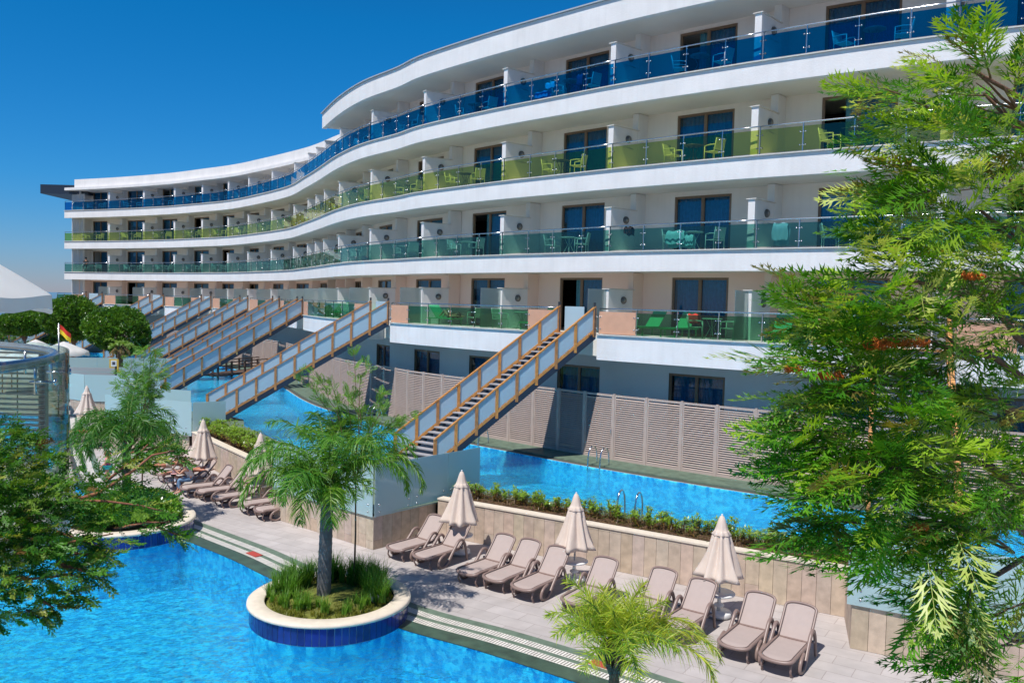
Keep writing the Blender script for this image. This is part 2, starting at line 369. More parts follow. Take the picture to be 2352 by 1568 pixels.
def ribbon(name, p0, p1, z0, z1, m, parent=None, kind=None):
    mb = MB(); n = len(p0)
    mb.add([(x, y, z0) for x, y in p0]+[(x, y, z1) for x, y in p1], [(i, i+1, n+i+1, n+i) for i in range(n-1)]); o = mb.build(name, m, parent)
    if kind: o['kind'] = kind
    return o

EDGE = smooth2([(6.6, 12.0), (3.6, 13.9), (1.36, 15.54), (-.51, 16.87), (-2.28, 17.96), (-4.0, 19.35), (-5.86, 20.95), (-7.37, 22.46), (-9.27, 24.15), (-12.3, 26.9), (-16.2, 31.2), (-18.6, 35.2), (-21.2, 40), (-25.2, 47.5)])
POOL1 = EDGE+[(-30, 49), (-35, 44), (-33, 34), (-27, 26), (-20, 15), (-17, 2), (-6, -3), (6.6, 1)]
fill('ground', [[(-500, -60), (300, -60), (300, 135), (-500, 135)], POOL1], -.012, mat('distant_ground', (.30, .27, .22), .95, .2, .1))
sea = mat('sea_water', (.010, .085, .20), .12, .2, .01, .4, .3); 
fill('sea', [[(-9000, 136), (9000, 136), (9000, 15000), (-9000, 15000)]], -3.0, sea)
deck_out = offs(EDGE, -1.3)
DECKP = offs(EDGE, -1.25)
fill('pool_deck', [[(14, 8)]+DECKP+[(-27, 49), (-31, 62), (-60, 80), (-60, 95), (30, 60), (30, 8)]], -.006, DECK)
# pool shell
mb = MB(); n = len(POOL1)
mb.add([(x, y, -.02) for x, y in POOL1]+[(x, y, -1.35) for x, y in POOL1], [(i, (i+1) % n, n+(i+1) % n, n+i) for i in range(n)])
o = mb.build('pool_wall', POOLF); o['kind'] = 'structure'
fill('pool_floor', [POOL1], -1.35, POOLF)
fill('pool_water', [POOL1], -.035, WATER)
# overflow edge: dark slate, grating, slate, grating, slate
def band(name, d0, d1, z, m, s=None): return ribbon(name, offs(EDGE, -d0), offs(EDGE, -d1), z, z, m, kind='structure')
band('pool_edge_slate', -.02, .44, .0, GREEND)
band('overflow_channel', .44, .66, -.03, DGAP)
band('slate_strip', .66, .80, .0, GREENST)
band('overflow_channel', .80, 1.02, -.03, DGAP)
band('slate_strip', 1.02, 1.27, .0, GREENST)
for d0 in (.45, .81):
    mb = MB(); p = offs(EDGE, -(d0+.10))
    for (x, y), d, s_ in walk(p, .072):
        mb.obox((x, y, -.003), (d.x, d.y, 0), (-d.y, d.x, 0), (0, 0, 1), .042, .20, .012, .9+.2*random.random())
    mb.build('overflow_grating', mat('white_grating_bars', (.78, .73, .66), .5, tint=True)); col.objects[-1]['kind'] = 'structure'
    for dd in (d0, d0+.205):
        ribbon('grating_rim', offs(EDGE, -dd+.008), offs(EDGE, -dd-.008), .004, .004, GRATE, kind='structure')

# upper level (z = 1)
CPTS = [(-47.2,89.6),(-40.8,86.7),(-33.9,82.8),(-29.45,79.5),(-26.1,76.8),(-22.9,73.2),(-17.65,66.0),(-14.75,60.1),(-13.0,56.3),(-10.6,50.9),(-8.45,47.0),(-6.15,44.0),(-4.6,41.7),(-1.2,38.0),(1.8,35.1),(3.6,33.4),(5.65,31.65),(7.4,30.25),(8.6,29.35),(11.7,27.2),(14.8,25.4),(20.5,22.4),(28,19.5)]
CURVE = smooth2(CPTS, 12); CL = plen(CURVE)
CPL = plen(CPTS)
def cpt(u, d=0):
    """point of the facade curve at arc length u (measured along the control polygon), d metres inward"""
    i = 0
    while i < len(CPL)-2 and CPL[i+1] < u: i += 1
    t = (u-CPL[i])/(CPL[i+1]-CPL[i]); k = (i+t)*12; j = int(min(max(math.floor(k), 0), len(CURVE)-2)); f = k-j
    a = Vector(CURVE[j]); b = Vector(CURVE[j+1]); p = a.lerp(b, f)
    j0 = max(j-3, 0); j1 = min(j+4, len(CURVE)-1)
    tt = (Vector(CURVE[j1])-Vector(CURVE[j0])).normalized()
    nn = Vector((-tt.y, tt.x)); q = p+nn*d
    return q, tt, nn
ULEN = CPL[-1]
def crange(u0, u1, d, step=.6):
    n = max(2, int((u1-u0)/step)+1); return [tuple(cpt(u0+(u1-u0)*i/(n-1), d)[0]) for i in range(n)]
WALLP = [(7.8, 19.23), (5.65, 20.5), (3.75, 21.7), (.42, 23.75), (-2.1, 25.25)]
WALLL = [(-6.9, 27.35), (-8.11, 28.95), (-10.69, 32.4), (-13.7, 36.5)]
farp = crange(1, ULEN-1, -1.9, 1.2)
nearp = [(20, 14.5), (12, 18.6), (8.38, 20.9), (6.16, 22.3), (4.1, 23.85), (1.74, 25.4), (-.6, 26.9), (-1.25, 28.6), (-1.9, 30.5), (-2.4, 31.2), (-4.5, 32.6), (-5.3, 31.3), (-5.2, 30.0), (-6.45, 30.9), (-8.4, 33.6), (-10.23, 36.2), (-12.3, 39.2), (-13.0, 41.3), (-15.2, 43.6), (-17.0, 44.0), (-18.8, 47.5), (-20.0, 50.0), (-21.2, 51.0), (-21.0, 53.0), (-23.5, 56.0), (-26.5, 60.0), (-30.0, 65.0), (-36, 71), (-43, 77), (-50, 84)]
POOL2 = nearp+farp
UP = [(30, 8), (12.2, 14.8), (9.02, 16.45), (7.28, 17.46)]+WALLP+[(-3.70, 23.62), (-7.35, 26.66)]+WALLL+[(-13.9, 36.8), (-18.15, 38.35), (-18.0, 40.7), (-20.0, 45.5), (-19.75, 47.6), (-23.8, 47.5), (-25.0, 48.2), (-26, 51.5), (-26.9, 52), (-29, 59), (-33, 66), (-42, 76), (-52, 84), (-60, 120), (60, 80), (60, 8)]
fill('upper_pool_terrace', [UP, POOL2], 1.0, GREENST)
n = len(POOL2); mb = MB()
mb.add([(x, y, .995) for x, y in POOL2]+[(x, y, .02) for x, y in POOL2], [(i, (i+1) % n, n+(i+1) % n, n+i) for i in range(n)])
o = mb.build('upper_pool_wall', POOLF); o['kind'] = 'structure'
fill('upper_pool_floor', [POOL2], .02, POOLF); fill('upper_pool_water', [POOL2], .955, WATER)
ribbon('upper_pool_rim', crange(1, ULEN-1, -1.9), crange(1, ULEN-1, -1.78), 1.004, 1.004, GRATE, kind='structure')
mb = MB(); a = crange(1, ULEN-1, -1.86); b_ = crange(1, ULEN-1, -1.60); n = len(a)
mb.add([(x, y, 1.008) for x, y in a]+[(x, y, 1.008) for x, y in b_], [(i, i+1, n+i+1, n+i) for i in range(n-1)])
o = mb.build('upper_pool_overflow_slot', DGAP); o['kind'] = 'structure'
a = crange(1, ULEN-1, -1.60); c_ = crange(1, ULEN-1, -.2)
mb = MB(); mb.add([(x, y, 1.0) for x, y in a]+[(x, y, 1.06) for x, y in a]+[(x, y, 1.06) for x, y in c_], [(i, i+1, n+i+1, n+i) for i in range(n-1)]+[(n+i, n+i+1, 2*n+i+1, 2*n+i) for i in range(n-1)] if len(a) == len(c_) else [])
o = mb.build('slate_ledge', GREENST); o['kind'] = 'structure'

# stone clad walls with coping / screens
def clad_wall(name, label, path, z0, z1, coping=True, wdt=.33, th=.12, zc=None, group=None, cap=(.28, .05)):
    """path runs so that the visible side is on its right"""
    r = empty(name, (path[0][0], path[0][1], z0)); tag(r, label, 'wall', group)
    o0 = Vector((path[0][0], path[0][1], z0)); mb = MB(); L = plen(path)[-1]; n = max(1, round(L/wdt)); st = L/n
    core = MB()
    for (x, y), d, s_ in walk(path, st, 0, L-1e-6):
        nn = Vector((d.y, -d.x)); c = .90+.20*random.random()
        if random.random() < .25:
            h = z0+(z1-z0)*random.uniform(.2, .4); segs = [(z0, h-.003), (h+.003, z1)]
        else: segs = [(z0, z1)]
        for a, b in segs:
            p = Vector((x+d.x*st/2, y+d.y*st/2, (a+b)/2))-Vector((nn.x, nn.y, 0))*.02-o0
            mb.obox(p, (d.x, d.y, 0), (-d.y, d.x, 0), (0, 0, 1), st-.008, .04, b-a, (c*random.uniform(.97, 1.03), c*random.uniform(.95, 1.0), c*random.uniform(.9, 1.02)))
        p = Vector((x+d.x*st/2, y+d.y*st/2, (z0+z1)/2-.01))-Vector((nn.x, nn.y, 0))*(th/2+.03)-o0
        core.obox(p, (d.x, d.y, 0), (-d.y, d.x, 0), (0, 0, 1), st, th, z1-z0-.02)
    mb.build('cladding', STONE, r); core.build('wall_core', mat('wall_core_mortar', (.16, .12, .09), .9), r)
    if coping:
        p0 = offs(path, -.03); p1 = offs(path, cap[0]); k = len(path); m2 = MB()
        vs = [(x-o0.x, y-o0.y, z1-o0.z+.002) for x, y in p0]+[(x-o0.x, y-o0.y, z1+cap[1]-o0.z) for x, y in p0]+[(x-o0.x, y-o0.y, z1+cap[1]-o0.z) for x, y in p1]+[(x-o0.x, y-o0.y, z1-o0.z+.002) for x, y in p1]
        fs = []
        for i in range(k-1):
            for q in range(4): q2 = (q+1) % 4; fs.append((q*k+i, q*k+i+1, q2*k+i+1, q2*k+i))
        fs += [(0, k, 2*k, 3*k), (k-1, 4*k-1, 3*k-1, 2*k-1)]
        m2.add(vs, fs); m2.build('coping', COPING, r)
    return r
def rev(p): return list(reversed(p))
# visible side (towards the camera) must be on the right of travel: travel right-to-left is wrong, so go left-to-right
clad_wall('retaining_wall', 'stone clad planter wall behind the ten sun loungers in front', smooth2(rev(WALLP), 5), 0, 1.08)
clad_wall('retaining_wall', 'stone clad planter wall behind the loungers where the seated woman is', smooth2(rev(WALLL), 5), 0, 1.08)
clad_wall('retaining_wall', 'stone wall below the frosted screen left of the front lounger row', [(-7.42, 26.72), (-3.75, 23.58)], 0, .95, False)
clad_wall('retaining_wall', 'shaded stone wall under the glass beside the leftmost front lounger', [(-3.75, 23.58), (-2.17, 25.42)], 0, .95, False)
clad_wall('retaining_wall', 'stone end wall turning back behind the leftmost stone block', [(-6.8, 27.6), (-7.42, 26.72)], 0, .95, False)
clad_wall('retaining_wall', 'stone wall under frosted glass at the far right of the deck', [(7.21, 17.46), (9.02, 16.45), (12.2, 14.75), (16, 12.6)], 0, .95, False)
clad_wall('retaining_wall', 'short stone return beside the rightmost sun lounger', [(7.8, 19.3), (7.21, 17.46)], 0, .95, False)
clad_wall('retaining_wall', 'distant stone wall under the frosted screen behind the left palm', [(-18.2, 38.3), (-13.9, 36.7)], 0, .9, False)
clad_wall('retaining_wall', 'distant stone wall running back towards the far screens', [(-25.0, 48.1), (-23.8, 47.4), (-19.74, 47.5)], 0, .9, False)
clad_wall('retaining_wall', 'low wall between the two distant frosted screens', [(-20.0, 45.4), (-18.3, 40.6), (-18.2, 38.3)], 0, .9, False)

def screen(name, label, path, z0, z1, npan, m=FROST, bolts=True, group=None):
    r = empty(name, (path[0][0], path[0][1], z0)); tag(r, label, 'glass screen', group); o0 = Vector((path[0][0], path[0][1], z0))
    st = MB()
    for (a, b), k in zip(zip(path, path[1:]), npan):
        a = Vector(a); b = Vector(b); d = (b-a).normalized(); L = (b-a).length/k; nn = Vector((d.y, -d.x))
        for i in range(k):
            q = a+d*(L*(i+.5))+nn*.035; mb = MB()
            mb.obox((q.x-o0.x, q.y-o0.y, (z1-z0)/2), (d.x, d.y, 0), (-d.y, d.x, 0), (0, 0, 1), L-.012, .012, z1-z0); pn = mb.build('glass_panel', m, r)
            if bolts:
                for e in (.12, .88):
                    for zz in (.13, .33):
                        c = a+d*(L*(i+e))+nn*.05; st = MB()
                        st.tube([(c.x-nn.x*.05-o0.x, c.y-nn.y*.05-o0.y, zz), (c.x+nn.x*.006-o0.x, c.y+nn.y*.006-o0.y, zz)], .024, 10); st.build('steel_bolt', STEEL, pn)
    return r
screen('glass_screen', 'frosted glass screen on the stone block behind the central palm', [(-7.42, 26.7), (-3.75, 23.56), (-.95, 26.9)], .93, 2.4, (3, 3))
screen('glass_screen', 'frosted glass screen behind the big tree at the right edge', [(7.12, 17.5), (9.02, 16.4), (12.2, 14.7), (16, 12.5)], .93, 2.4, (1, 2, 2))
screen('glass_screen', 'large frosted screen behind the left palm', [(-18.4, 38.5), (-13.7, 36.5), (-12.5, 37.2)], .93, 2.4, (2, 1))
screen('glass_screen', 'frosted screen standing just behind the left palm screen', [(-18.4, 41.4), (-15.25, 40.5)], 1.0, 2.45, (1,))
screen('glass_screen', 'far frosted screen behind the distant closed parasol', [(-25.4, 48.4), (-23.8, 47.4), (-19.6, 47.4)], .93, 2.42, (1, 2))
screen('glass_screen', 'farthest wide frosted screen below the round trees', [(-28.4, 51.2), (-23.5, 52.6), (-20.6, 54)], 1.0, 2.45, (4, 2))
screen('glass_screen', 'frosted screen behind the life ring box', [(-30.5, 58.5), (-23.5, 60.2)], 1.0, 2.5, (4,))

# louvred fence along the far side of the upper pool: one thing per panel pair
mbp = None
fence_u = 46.0; k = 0
FE = []
while fence_u < ULEN-6: FE.append(fence_u); fence_u += 1.42
fu = 4.0
FE0 = []
while fu < 44.5: FE0.append(fu); fu += 1.9
def fence(name, label, us, dd):
    r = empty(name, (*cpt(us[0], dd)[0], 1.06)); o0 = Vector((*cpt(us[0], dd)[0], 1.06)); tag(r, label, 'fence')
    post = MB(); 
    for i, u in enumerate(us):
        q, t_, n_ = cpt(u, dd); pm = MB(); pm.obox((q.x-o0.x, q.y-o0.y, 1.27), (t_.x, t_.y, 0), (n_.x, n_.y, 0), (0, 0, 1), .09, .09, 2.54); pm.build('post', LOUV, r)
        if i == len(us)-1: break
        q2, _, _ = cpt(us[i+1], dd); a = q; b = q2; d = (b-a).normalized(); L = (b-a).length-.09; c = (a+b)/2; mb = MB(); nn = Vector((-d.y, d.x))
        ax = (d.x, d.y, 0); ay = (nn.x, nn.y, 0)
        for zz, hh in ((.05, .1), (2.47, .08)): mb.obox((c.x-o0.x, c.y-o0.y, zz), ax, ay, (0, 0, 1), L, .05, hh)
        for sgn in (-1, 1):
            e = c+d*(sgn*(L/2-.025)); mb.obox((e.x-o0.x, e.y-o0.y, 1.26), ax, ay, (0, 0, 1), .05, .05, 2.34)
        tl = radians(42); zz = .14
        zup = 2.42
        if i % 4 == 2: zup = 2.30; mb.obox((c.x-o0.x, c.y-o0.y, 2.335), ax, ay, (0, 0, 1), L-.1, .05, .05)
        while zz < zup:
            mb.obox((c.x-o0.x, c.y-o0.y, zz), ax, (nn.x*cos(tl), nn.y*cos(tl), sin(tl)), (-nn.x*sin(tl), -nn.y*sin(tl), cos(tl)), L-.1, .078, .010); zz += .082
        p_ = mb.build('louvre_panel', LOUV, r)
        if i % 4 == 2:
            h = MB()
            for s2 in (.06,):
                e = c+d*(L/2-.03)-nn*.05
                h.tube([(e.x-o0.x, e.y-o0.y, 1.0), (e.x-nn.x*.03-o0.x, e.y-nn.y*.03-o0.y, 1.02), (e.x-nn.x*.03-o0.x, e.y-nn.y*.03-o0.y, 1.18), (e.x-o0.x, e.y-o0.y, 1.2)], .012, 6)
            h.build('door_handle', STEEL, r)
fence('louvred_fence', 'taupe louvred fence with doors along the far side of the upper pool', FE, -.30)
fence('louvred_fence', 'distant taupe louvred fence under the far staircases', FE0, -.30)
# ================================================================== the hotel
Z = {0: 1.0, 1: 5.9, 2: 9.1, 3: 12.3, 4: 15.5, 5: 17.87}
PU = [6.17,11.18,15.84,20.6,24.88,29.12,34.3,39.31,44.2,46.9,49.8,54.25,60.1,65.92,71.73,77.68,83.79,89.86,95.9]
HO = empty('hotel_building', (0, 40, 0)); tag(HO, 'long white curved hotel with blue, lime and teal glass balconies', 'hotel')
HB = Vector((0, 40, 0))
def sweep(name, us, prof, m, caps=True, parent=HO, c=None):
    """prof: list of (d, z) closed, swept along the facade curve"""
    mb = MB(); n = len(us); k = len(prof); vs = []
    fr = [cpt(u, 0) for u in us]
    for d, z in prof:
        for q, t_, nn in fr:
            dd = d(us[0]) if callable(d) else d
            p = q+nn*dd; vs.append((p.x-HB.x, p.y-HB.y, z))
    fs = []
    for a in range(k):
        b = (a+1) % k
        for i in range(n-1): fs.append((a*n+i, b*n+i, b*n+i+1, a*n+i+1))
    if caps: fs += [tuple(a*n for a in range(k))[::-1], tuple(a*n+n-1 for a in range(k))]
    mb.add(vs, fs); o = mb.build(name, m, parent)
    for p in o.data.polygons: p.use_smooth = False
    return o
def ur(a, b, step=.5): n = max(2, int((b-a)/step)+1); return [a+(b-a)*i/(n-1) for i in range(n)]
END = ULEN-.6
for k in (2, 3, 4):
    z = Z[k]; sweep('balcony_fascia', ur(0, END), [(0, z-.045), (0, z-.78), (.22, z-.78), (.22, z-.045)], WHITE)
    sweep('floor_slab', ur(0, END), [(.2, z-.02), (.2, z-.74), (9, z-.74), (9, z-.02)], SOFF)
    sweep('slab_nosing', ur(0, END), [(-.075, z), (-.075, z-.04), (.45, z-.04), (.45, z)], NOSE)
# terrace floor and its fascia, broken where the stairs arrive
GAPS = [(4.5, 7.0), (13.8, 16.2), (22.4, 24.5), (30.6, 32.9), (38.2, 40.4), (47.4, 49.7), (62.4, 65.1), (76.1, 78.2), (88.0, 90.4)]
z = Z[1]
sweep('terrace_slab', ur(0, END), [(-.02, z-.03), (-.02, z-.9), (9, z-.9), (9, z-.03)], SOFF)
segs = []; a = 0
for g in GAPS: segs.append((a, g[0])); a = g[1]
segs.append((a, END))
for a, b in segs:
    sweep('terrace_fascia', ur(a, b), [(-.9, z-.045), (-.9, z-.98), (-.03, z-.98), (-.03, z-.045)], WHITE)
    sweep('slab_nosing', ur(a, b), [(-.97, z), (-.97, z-.04), (.4, z-.04), (.4, z)], NOSE)
# roof: the right wing projects to the balcony line, the left wing is set back
UR = 50.6
sweep('roof_fascia', ur(UR, END), [(-.02, 18.80), (-.02, 17.86), (.25, 17.86), (.25, 18.80)], WHITE)
sweep('roof_coping', ur(UR-.1, END), [(-.11, 18.86), (-.11, 18.81), (.5, 18.81), (.5, 18.86)], mat('grey_metal_coping', (.42, .43, .46), .5))
sweep('roof_slab', ur(UR, END), [(.24, 18.7), (.24, 17.92), (10, 17.92), (10, 18.7)], SOFF)
def sb(u): return 0.0 if u < 22 else 3.2*((u-22)/30)**1.5
def lroof(name, prof, m, u0=-1, u1=53.5):
    us = ur(u0, u1, .6); mb = MB(); n = len(us); k = len(prof); vs = []
    for d, z in prof:
        for u in us:
            q, t_, nn = cpt(max(u, 0), 0); p = q+nn*(sb(u)+d)+t_*min(u, 0); vs.append((p.x-HB.x, p.y-HB.y, z))
    fs = [(a_*n+i, ((a_+1) % k)*n+i, ((a_+1) % k)*n+i+1, a_*n+i+1) for a_ in range(k) for i in range(n-1)]
    fs += [tuple(a_*n for a_ in range(k))[::-1], tuple(a_*n+n-1 for a_ in range(k))]
    mb.add(vs, fs); return mb.build(name, m, HO)
lroof('roof_lip', [(.0, 17.86), (.0, 17.60), (7, 17.60), (7, 17.86)], WHITE, .0)
lroof('roof_parapet', [(.30, 18.72), (.30, 17.87), (5, 17.87), (5, 18.72)], WHITE, 1.6)
mb = MB(); q, t_, nn = cpt(0, 0)
mb.obox((q.x-.3-HB.x, q.y+4-HB.y, 17.75), (1, 0, 0), (0, 1, 0), (0, 0, 1), 5.0, 7, .95); mb.build('dark_roof_canopy', mat('dark_blue_canopy', (.02, .03, .05), .4), HO)
for i in range(9):
    mb = MB(); p = q+t_*(.05+.2*i)+nn*1.0
    mb.obox((p.x-HB.x, p.y-HB.y, (17.3+4)/2), (t_.x, t_.y, 0), (nn.x, nn.y, 0), (0, 0, 1), .06, .22, 13.3); mb.build('vertical_fin', WHITE, HO)
# facade walls with openings
WD = 2.4
DOORS = []   # (floor, u0, u1)
for fl in (1, 2, 3, 4):
    for i, u in enumerate(PU):
        prev = PU[i-1] if i else 1.7
        if u-prev < 4.0: continue
        if i > 11: DOORS.append((fl, i, u-4.35, u-1.9))
        else: DOORS.append((fl, i, max(u-4.8, prev+.15), u-2.3))
def wallm(fl): return PINKW if fl == 1 else WALLM
for fl in (1, 2, 3, 4):
    z0 = Z[fl]-.03; z1 = (Z[fl+1]-.74) if fl < 4 else 18.0; dz = Z[fl]+2.28
    ds = sorted([(a, b) for f, i, a, b in DOORS if f == fl]); cur = 1.7; mb = MB()
    def strip(u0, u1, za, zb, d=WD):
        us = ur(u0, u1, .7); n = len(us); pts = [cpt(u, d)[0]-Vector((HB.x, HB.y)) for u in us]
        mb.add([(p.x, p.y, za) for p in pts]+[(p.x, p.y, zb) for p in pts], [(i, i+1, n+i+1, n+i) for i in range(n-1)])
    for a, b in ds:
        strip(cur, a, z0, z1); strip(a, b, dz, z1)
        for e in (a, b):
            p0 = cpt(e, WD)[0]-Vector((HB.x, HB.y)); p1 = cpt(e, WD+.22)[0]-Vector((HB.x, HB.y))
            mb.add([(p0.x, p0.y, z0), (p1.x, p1.y, z0), (p1.x, p1.y, dz), (p0.x, p0.y, dz)], [(0, 1, 2, 3)])
        pa = cpt(a, WD)[0]-Vector((0, 40)); pb = cpt(b, WD)[0]-Vector((0, 40)); pc = cpt(b, WD+.22)[0]-Vector((0, 40)); pd = cpt(a, WD+.22)[0]-Vector((0, 40))
        mb.add([(p.x, p.y, dz) for p in (pa, pb, pc, pd)], [(0, 1, 2, 3)])
        cur = b
    strip(cur, END, z0, z1)
    p0 = cpt(1.7, .8)[0]-Vector((0, 40)); p1 = cpt(1.7, 9)[0]-Vector((0, 40))
    mb.add([(p0.x, p0.y, z0), (p1.x, p1.y, z0), (p1.x, p1.y, z1), (p0.x, p0.y, z1)], [(0, 1, 2, 3)])
    mb.build('facade_wall', wallm(fl), HO)
sweep('inner_wall', ur(1.7, END, 1.5), [(6, 1), (6, 18), (6.2, 18), (6.2, 1)], DARKR)  # back sheet behind the doors, room darkness put into its colour
# lower storey behind the fence
LW = []
mb = MB(); cur = 44.0
wins = [(u-4.35, u-1.9) for u in PU[12:]]
def strip0(u0, u1, za, zb, d=WD):
    us = ur(u0, u1, .7); n = len(us); pts = [cpt(u, d)[0]-Vector((0, 40)) for u in us]
    mb.add([(p.x, p.y, za) for p in pts]+[(p.x, p.y, zb) for p in pts], [(i, i+1, n+i+1, n+i) for i in range(n-1)])
for a, b in wins: strip0(cur, a, 1.0, 5.02); strip0(a, b, 4.35, 5.02); cur = b
strip0(cur, END, 1.0, 5.02); strip0(2, 44, 1, 5.02)
mb.build('lower_wall', GREYW, HO)
# one door in local axes: x along the facade, y outwards(-) / inwards(+), origin at its left foot
def door_parts(w_, h, key, transom=False, openp=False):
    me = {}
    f = MB(); t = .05
    for x in (0, w_-t): f.box((x, -.02, 0), (x+t, .12, h))
    f.box((t, -.02, h-t), (w_-t, .12, h)); f.box((t, -.02, 0), (w_-t, .12, .05))
    mid = w_/2; f.box((mid-.032, -.01, .05), (mid+.032, .10, h-t))
    for x in (t, mid-.032-.035, mid+.032, w_-t-.035): f.box((x, .0, .05), (x+.035, .08, h-t))
    f.box((t+.035, .0, h-t-.04), (mid-.067, .08, h-t)); f.box((mid+.067, .0, h-t-.04), (w_-t-.035, .08, h-t))
    if transom: f.box((t, -.015, h*.48), (w_-t, .10, h*.48+.08))
    p = MB()
    if not openp: p.box((t+.035, .035, .05), (mid-.067, .045, h-t-.04))
    p.box((mid+.067, .055, .05), (w_-t-.035, .065, h-t-.04))
    c = MB(); xs = np.linspace(t+.02, (w_-t-.02), 90); vs = []
    if openp: xs = np.linspace(t+w_*.28, w_-t-.02, 70)
    for x in xs: y = .28+.035*sin(x*42+1.5*sin(x*5)); vs += [(x, y, .03), (x, y, h-.04)]
    c.add(vs, [(2*i, 2*i+2, 2*i+3, 2*i+1) for i in range(len(xs)-1)], smooth=True)
    return f, p, c
DM = {}
CURT2 = mat('pale_curtain', (.42, .36, .33), .9, .1, 8)
def place_door(name, w_, h, u0, u1, z, tr=False, var=0, panem=None):
    a, _, _ = cpt(u0, WD+.06); b, _, _ = cpt(u1, WD+.06); d = (b-a); L = d.length; d.normalize()
    key = (round(L, 1), h, tr, var)
    if key not in DM:
        f, p, c = door_parts(round(L, 1), h, key, tr, var == 1)
        fo = f.build(name, FRAME, HO); po = p.build('pane', PANE, fo); co = c.build('curtain', CURT2 if var == 2 else CURT, fo); DM[key] = (fo.data, po.data, co.data)
    else:
        m = DM[key]; fo = link(name, m[0], HO); po = link('pane', m[1], fo); co = link('curtain', m[2], fo)
    fo.location = (a.x, a.y-40, z); fo.rotation_euler = (0, 0, atan2(d.y, d.x)); return fo
vi = 0
for fl, i, a, b in DOORS:
    vi += 1; place_door('sliding_door', 2.35, 2.28, a, b, Z[fl]-.0, False, 1 if vi % 4 == 2 else (2 if vi % 17 == 4 else 0))
for a, b in wins:
    a2, _, _ = cpt(a, WD); place_door('lower_window', 2.3, 2.9, a, b, 1.44, True)
# partitions between balconies, wall returns above them, lamps, coping
PT = MB(); PT.box((-.13, .0, 0), (.13, 1.46, 1.74)); CP = MB(); CP.box((-.19, -.05, 1.742), (.19, 1.52, 1.775))
LMP = MB(); LMP.tube([(0, 0, 0), (.05, 0, 0)], .15, 16); LMP.tube([(.05, 0, 0), (.085, 0, 0)], .125, 16)
LG = MB(); LG.tube([(.085, 0, 0), (.10, 0, 0)], .085, 14)
TW = MB()
for x in (.0,): TW.tube([(.02, 0, 0), (.06, 0, 0), (.06, .5, -.02)], .008, 5); TW.tube([(.02, 0, -.05), (.12, 0, -.05), (.12, .5, -.06)], .008, 5)
pm = {}
def part(name, mb_or_me, m, parent, loc=(0, 0, 0), rz=0):
    k = id(mb_or_me)
    if k not in pm:
        o = mb_or_me.build(name, m, parent); pm[k] = o.data
    else: o = link(name, pm[k], parent)
    o.location = loc; o.rotation_euler = (0, 0, rz); return o
RET = {}
LAMPG = mat('lamp_glass', (.25, .24, .22), .2); LAMPM = mat('lamp_ring_metal', (.12, .115, .11), .4)
for fl in (1, 2, 3, 4):
    for i, u in enumerate(PU[:-1]):
        off = {1: 0, 2: -.18, 3: 0, 4: .1}[fl]
        if i >= 12: off = {1: 0, 2: -.25, 3: 0, 4: .12}[fl]
        q, t_, nn = cpt(u, .34); rz = atan2(t_.y, t_.x)-(radians(6) if i > 11 else 0)
        p = part('partition_wall', PT, WHITE, HO, (q.x, q.y-40, Z[fl]-.005), rz)
        part('partition_coping', CP, NOSE, p)
        hz = ((Z[fl+1]-.75) if fl < 4 else 17.93)-Z[fl]
        key = ('r', round(hz, 2), fl == 1)
        if key not in RET: RET[key] = MB(); RET[key].box((-.14, 0, 0), (.14, .62, hz))
        q2 = q+Vector((-sin(rz), cos(rz)))*1.461; part('wall_return', RET[key], PINKW if fl == 1 else WHITE, HO, (q2.x, q2.y-40, Z[fl]-.01), rz)
        l = part('wall_lamp', LMP, LAMPM, HO, (q.x+cos(rz)*.13-sin(rz)*.88, q.y-40+sin(rz)*.13+cos(rz)*.88, Z[fl]+1.32), rz)
        part('lamp_glass', LG, LAMPG, l)
        if i > 9: part('towel_rail', TW, STEEL, HO, (q.x+cos(rz)*.13-sin(rz)*.6, q.y-40+sin(rz)*.13+cos(rz)*.6, Z[fl]+1.0), rz)
        if fl == 1:
            a, _, _ = cpt(u, -.85); b, _, _ = cpt(u, .33); mb = MB(); c = (a+b)/2; L = (b-a).length
            mb.obox((c.x, c.y-40, Z[1]+.87), (nn.x, nn.y, 0), (t_.x, t_.y, 0), (0, 0, 1), L, .012, 1.72); mb.build('privacy_glass', PRIV, HO)
